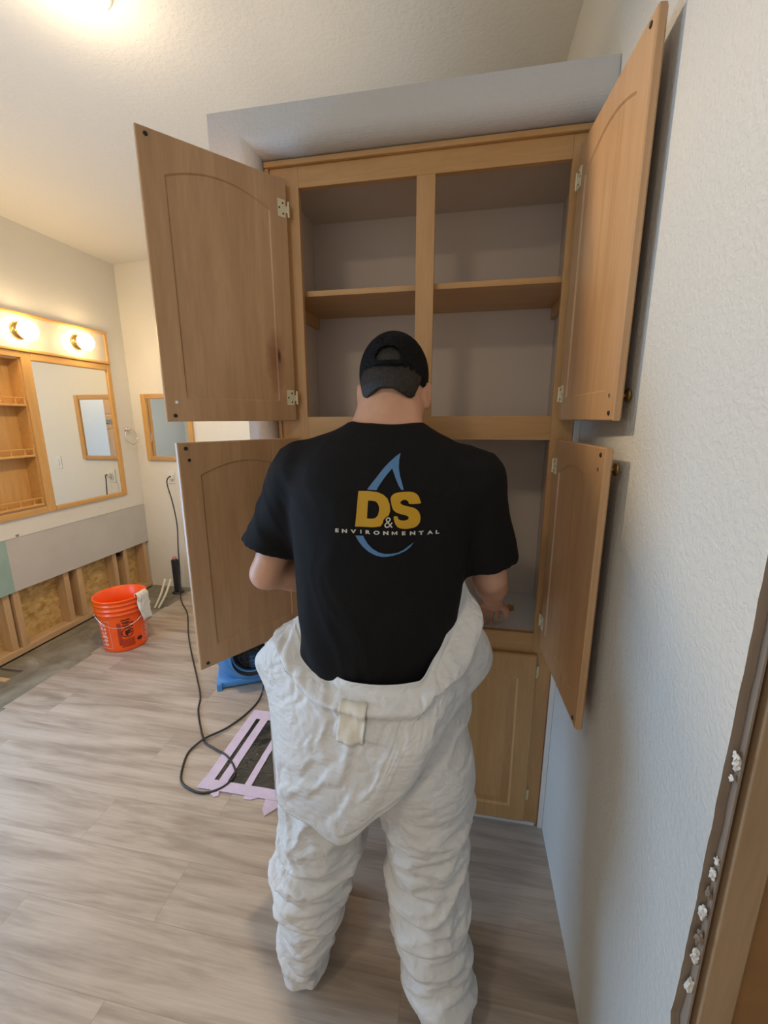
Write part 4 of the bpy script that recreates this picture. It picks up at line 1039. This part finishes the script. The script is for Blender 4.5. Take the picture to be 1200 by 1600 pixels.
def textpolys(txt, size, xs, x0, y0, shear=0, off=0.0, weight=None):
    """glyph meshes from the built-in font, returned as triangles in design units"""
    cu = bpy.data.curves.new('glyph', 'FONT'); cu.body = txt; cu.size = size; cu.offset = off
    ob = bpy.data.objects.new('glyph', cu); COL.objects.link(ob)
    bpy.context.view_layer.update()
    me = bpy.data.meshes.new_from_object(ob.evaluated_get(bpy.context.evaluated_depsgraph_get()))
    res = []
    mx_ = min(v.co.x for v in me.vertices)
    for p in me.polygons: res.append([[(x0+(me.vertices[i].co.x-mx_)*xs, y0-me.vertices[i].co.y+shear*(me.vertices[i].co.x-mx_)*xs) for i in p.vertices]])
    w_ = (max(v.co.x for v in me.vertices)-mx_)*xs
    bpy.data.objects.remove(ob); bpy.data.curves.remove(cu); bpy.data.meshes.remove(me)
    return res, w_
pol = []
word = 'ENVIRONMENTAL'
cen = [112, 187, 275, 347, 418, 503, 593, 677, 765, 850, 932, 1018, 1090]
for ch, cx_ in zip(word, cen):
    if ch == 'M':
        y0_ = 886+(cx_-112)*0.048; a_ = 27; t_ = 11; h_ = 34
        pol.append([[(cx_-a_, y0_), (cx_-a_, y0_-h_), (cx_-a_+t_, y0_-h_), (cx_, y0_-14), (cx_+a_-t_, y0_-h_), (cx_+a_, y0_-h_), (cx_+a_, y0_), (cx_+a_-t_, y0_), (cx_+a_-t_, y0_-18), (cx_, y0_-1), (cx_-a_+t_, y0_-18), (cx_-a_+t_, y0_)]])
        continue
    r_, w_ = textpolys(ch, 48, 1.5 if ch not in 'IM' else 1.2, 0, 0, off=2.3 if ch != 'M' else 0.6)
    yb_ = 886+(cx_-112)*0.048
    for lp in r_: pol.append([[(u-w_/2+cx_, v+yb_) for u, v in lp[0]]])
r_, w_ = textpolys('&', 150, 0.95, 0, 0, off=-1.0)
for lp in r_: pol.append([[(u-w_/2+620, v+842) for u, v in lp[0]]])
ink(pol, 'printed_words', M['white_ink'], 0.0024)

# ---------------- coverall (trousers, feet and the gathered bulk at the hips)
pf = Field((-0.99, -0.78, 0.0), (-0.13, -0.16, 1.16), 0.0085)
pf.loft([(0.70, -0.53, -0.46, 0.215, 0.135), (0.80, -0.535, -0.455, 0.225, 0.140), (0.86, -0.54, -0.45, 0.212, 0.138), (0.893, -0.54, -0.45, 0.198, 0.130)], 0.03, 2.3)
def LP(xl, xr, y, Y, rs=1.0):
    a, b2 = at(xl, y, 1, Y), at(xr, y, 1, Y); c = (a+b2)/2; return (c.x, c.y, c.z, abs(b2.x-a.x)/2*rs)
Lc = [(-0.635, -0.46, 0.78, 0.110), LP(447, 568, 1240, -0.50), LP(443, 566, 1300, -0.51), LP(432, 548, 1350, -0.53), LP(436, 536, 1400, -0.545, 0.97), LP(440, 527, 1440, -0.555), LP(441, 516, 1480, -0.565), (-0.728, -0.565, 0.075, 0.064)]
pf.chain(Lc, 0.02)
Rc = [(-0.43, -0.46, 0.78, 0.120), LP(585, 742, 1190, -0.50, 1.0), LP(598, 741, 1250, -0.50, 0.98), LP(604, 732, 1310, -0.51), LP(608, 728, 1370, -0.53), LP(616, 737, 1440, -0.55, 0.97), LP(624, 741, 1500, -0.565, 0.93), (-0.352, -0.585, 0.095, 0.080)]
pf.chain(Rc, 0.02)
for ax_, ay in ((-0.728, -0.560), (-0.350, -0.585)):
    pf.ell((ax_, ay+0.0, 0.05), (0.060, 0.060, 0.055), k=0.02)
    pf.cone((ax_, ay, 0.045), (ax_-0.012, ay+0.19, 0.038), 0.046, 0.036, 0.03)
pf.cone((-0.352, -0.59, 0.12), (-0.320, -0.60, 0.03), 0.085, 0.055, 0.03)
# seat and baggy crotch
pf.ell((-0.54, -0.50, 0.70), (0.15, 0.10, 0.14), k=0.05)
# gathered bulk left and right of the waist
pf.chain([(*at(462, 985, 1, -0.40), 0.020), (*at(438, 1032, 1, -0.41), 0.050), (*at(455, 1060, 1, -0.43), 0.064), (*at(462, 1130, 1, -0.46), 0.058), (*at(475, 1220, 1, -0.50), 0.052)], 0.025)
pf.chain([(*at(720, 925, 1, -0.385), 0.006), (*at(724, 975, 1, -0.385), 0.022), (*at(722, 1035, 1, -0.40), 0.045), (*at(700, 1090, 1, -0.44), 0.058)], 0.02)
sl, X, Y, Z = pf.region(pf.lo, pf.lo+pf.n*pf.h)
tub = ((np.abs((X+0.54)/0.186)**2.3+np.abs((Y+0.448)/0.126)**2.3)**(1/2.3)-1)*0.12
tub = np.maximum(tub, 0.862-Z); pf.D = np.maximum(pf.D, -tub)
pf.D = np.maximum(pf.D, 0.003-Z)
def big_fold(c, n):
    z = c.z; q = Vector((c.x*3.2, c.y*3.2, z*6.5)); wp = Vector((noise.noise(q*0.7), noise.noise(q*0.7+Vector((7, 3, 1))), noise.noise(q*0.7+Vector((1, 8, 4)))))
    sl_ = (c.x+0.40)*(4.5 if c.x > -0.54 else -4.0)*(1.0 if z > 0.36 else 0.3)
    f = ridge(Vector((c.x*4.5, c.y*4, z*11.5+sl_))+wp*1.3, 1)**1.3-0.5
    f2 = ridge(Vector((c.x*9, c.y*8, z*19-sl_*1.4))+wp*1.8, 1)**1.5-0.4
    leg = max(0.25, min(1, (0.66-z)/0.12))*max(0, min(1, z/0.05))
    return (0.017*f+0.012*f2)*leg-0.004
suit = fmesh('coverall', pf, M['suit'], None, disp=big_fold, smooth=2)
me = suit.data; V0 = np.array([v.co[:] for v in me.vertices]); F0 = np.array([tuple(p.vertices) for p in me.polygons])
sd = np.empty(len(V0)); gr = np.empty((len(V0), 3)); fre = np.empty(len(V0))
for i, c in enumerate(V0):
    p = Vector((c[0]*5, c[1]*5, c[2]*11)); wp = Vector((noise.noise(p*0.5), noise.noise(p*0.5+Vector((7, 3, 1))), noise.noise(p*0.5+Vector((1, 8, 4)))))*1.4
    z = c[2]; slope = (c[0]+0.40)*(9 if c[0] > -0.54 else -7)*(1 if z > 0.35 else 0.35)
    f = noise.noise(Vector((c[0]*4, c[1]*4, z*15+slope))+wp)+0.5*noise.noise(Vector((c[0]*11, c[1]*11, z*26))+wp)
    sd[i] = 0.012*f
    leg = max(0, min(1, (0.62-z)/0.1)); gr[i] = (1.09, 1.09, 1.10+0.11*leg)
    fre[i] = max(0.0, min(1, z/0.03))
Xn = wrinkle(V0, F0, gr, sd*fre, iters=180, smooth=0.10, dout=0.014, din=0.013, free=fre)
me.vertices.foreach_set('co', Xn.ravel()); me.update(); pchild(suit)
md = suit.modifiers.new('s', 'SUBSURF'); md.levels = 1; md.render_levels = 1

# ---------------- upper half of the coverall, hanging inside out from the waist
top = [(466, 962, -.425), (474, 990, -.465), (492, 1024, -.505), (513, 1047, -.540), (538, 1063, -.575), (575, 1070, -.588), (612, 1071, -.590), (645, 1067, -.584), (662, 1060, -.574), (678, 1030, -.540), (692, 1005, -.515), (706, 965, -.475), (715, 930, -.440), (722, 905, -.415)]
bot = [(441, 984, -.435), (414, 1008, -.440), (398, 1035, -.450), (418, 1090, -.500), (430, 1200, -.565), (437, 1258, -.600), (484, 1290, -.635), (531, 1322, -.655), (582, 1284, -.650), (642, 1232, -.635), (714, 1112, -.540), (769, 1037, -.410), (745, 968, -.400), (726, 908, -.410)]
T3 = spline([at(a, b2, 1, y) for a, b2, y in top], 9); B3 = spline([at(a, b2, 1, y) for a, b2, y in bot], 9)
nS = len(T3); nT = 46; vs = []; fs = []
cx0, cy0 = -0.54, -0.40
for i in range(nS):
    s = i/(nS-1); a, b2 = T3[i], B3[i]; L_ = (b2-a).length
    for j in range(nT+1):
        t = j/nT; p = a.lerp(b2, t)
        out = Vector((p.x-cx0, (p.y-cy0)*1.4, 0)); out = out.normalized() if out.length > 1e-5 else Vector((0, -1, 0))
        bil = 0.030*math.sin(math.pi*min(1, t*1.0))*min(1, L_/0.25)
        rim = 0.020*math.exp(-((t*L_-0.052)/0.018)**2)*min(1, L_/0.12)-0.005*math.exp(-((t*L_-0.016)/0.010)**2)*min(1, L_/0.15)
        d = bil+rim
        vs.append(p+out*d)
for i in range(nS-1):
    for j in range(nT):
        a = i*(nT+1)+j; fs.append((a, a+nT+1, a+nT+2, a+1))
V0 = np.array([tuple(v) for v in vs]); F0 = np.array(fs); sd = []; fre = []; gr = []
for i in range(nS):
    s = i/(nS-1); L_ = (B3[i]-T3[i]).length
    for j in range(nT+1):
        t = j/nT; c = V0[i*(nT+1)+j]; w1 = noise.noise(Vector((s*4, t*2, 4)))
        env = min(1, t*6)*min(1, (1-t)*7)*min(1, L_/0.10)
        gath = math.exp(-((t*L_-0.09)/0.07)**2)
        sd.append(env*(0.034*(ridge(Vector((s*7+w1*1.6, t*1.3, 1)), 1)**1.4-0.45)+0.012*noise.noise(Vector((c[0]*16+c[2]*12, c[2]*14-c[0]*10, 2)))+0.014*gath*noise.noise(Vector((c[0]*38, c[2]*22, 3)))))
        fre.append(min(1, t*10)*min(1, (1-t)*12)); gr.append((1.13+0.10*gath, 1.08, 1.10+0.06*gath))
Vn = wrinkle(V0, F0, np.array(gr), np.array(sd), iters=170, smooth=0.13, dout=0.028, din=0.020, free=np.array(fre), nrm=np.array([0, -1.0, 0]))
vs = [Vector(v) for v in Vn.tolist()]
flap = MB().add(vs, fs).build('coverall_top', M['suit'], None, True); pchild(flap)
md = flap.modifiers.new('s', 'SUBSURF'); md.levels = 1; md.render_levels = 1
md = flap.modifiers.new('t', 'SOLIDIFY'); md.thickness = 0.002; md.offset = -1
fb = BVHTree.FromPolygons([Vector(v) for v in vs], fs)
# square white adhesive tab on the hanging part
c0 = [at(533, 1090, 1, -.60), at(577, 1092, 1, -.60), at(572, 1146, 1, -.60), at(531, 1144, 1, -.60)]
tvs = []; tfs = []; n = 12
for j in range(n+1):
    for i in range(n+1):
        p = c0[0].lerp(c0[1], i/n).lerp(c0[3].lerp(c0[2], i/n), j/n)
        hit = fb.ray_cast(Vector((p.x, -1.0, p.z)), Vector((0, 1, 0)))
        y = (hit[0].y if hit[0] else -0.62)-0.004-0.005*ridge(Vector((i*0.33, j*0.12, 3)), 1)
        tvs.append((p.x, y, p.z))
for j in range(n):
    for i in range(n):
        a = j*(n+1)+i; tfs.append((a, a+1, a+n+2, a+n+1))
tab = MB().add(tvs, tfs).build('adhesive_tab', simple('cream_tab', (0.82, 0.78, 0.68), 0.6, nscale=30, namp=0.05), None, True); pchild(tab, flap)
md = tab.modifiers.new('t', 'SOLIDIFY'); md.thickness = 0.001

# amber scrap the right hand is scraping up
p = at(797, 946, 2, 0.80); rnd = random.Random(2); mb = MB(); n = 9
ring = [(p.x+0.012*(0.6+0.7*rnd.random())*math.cos(k*math.tau/n), p.y+0.016*(0.6+0.7*rnd.random())*math.sin(k*math.tau/n)) for k in range(n)]
mb.add([(x, y, 0.7855) for x, y in ring]+[(p.x+(x-p.x)*0.7, p.y+(y-p.y)*0.7, 0.800+0.006*rnd.random()) for x, y in ring],
       [tuple(range(n))[::-1], tuple(range(n, 2*n))]+[(k, (k+1) % n, n+(k+1) % n, n+k) for k in range(n)])
tag(mb.build('wood_scrap', simple('amber_scrap', (0.50, 0.24, 0.05), 0.6, nscale=60, namp=0.4)), 'small amber brown scrap on the white cabinet counter by the right hand', 'scrap')
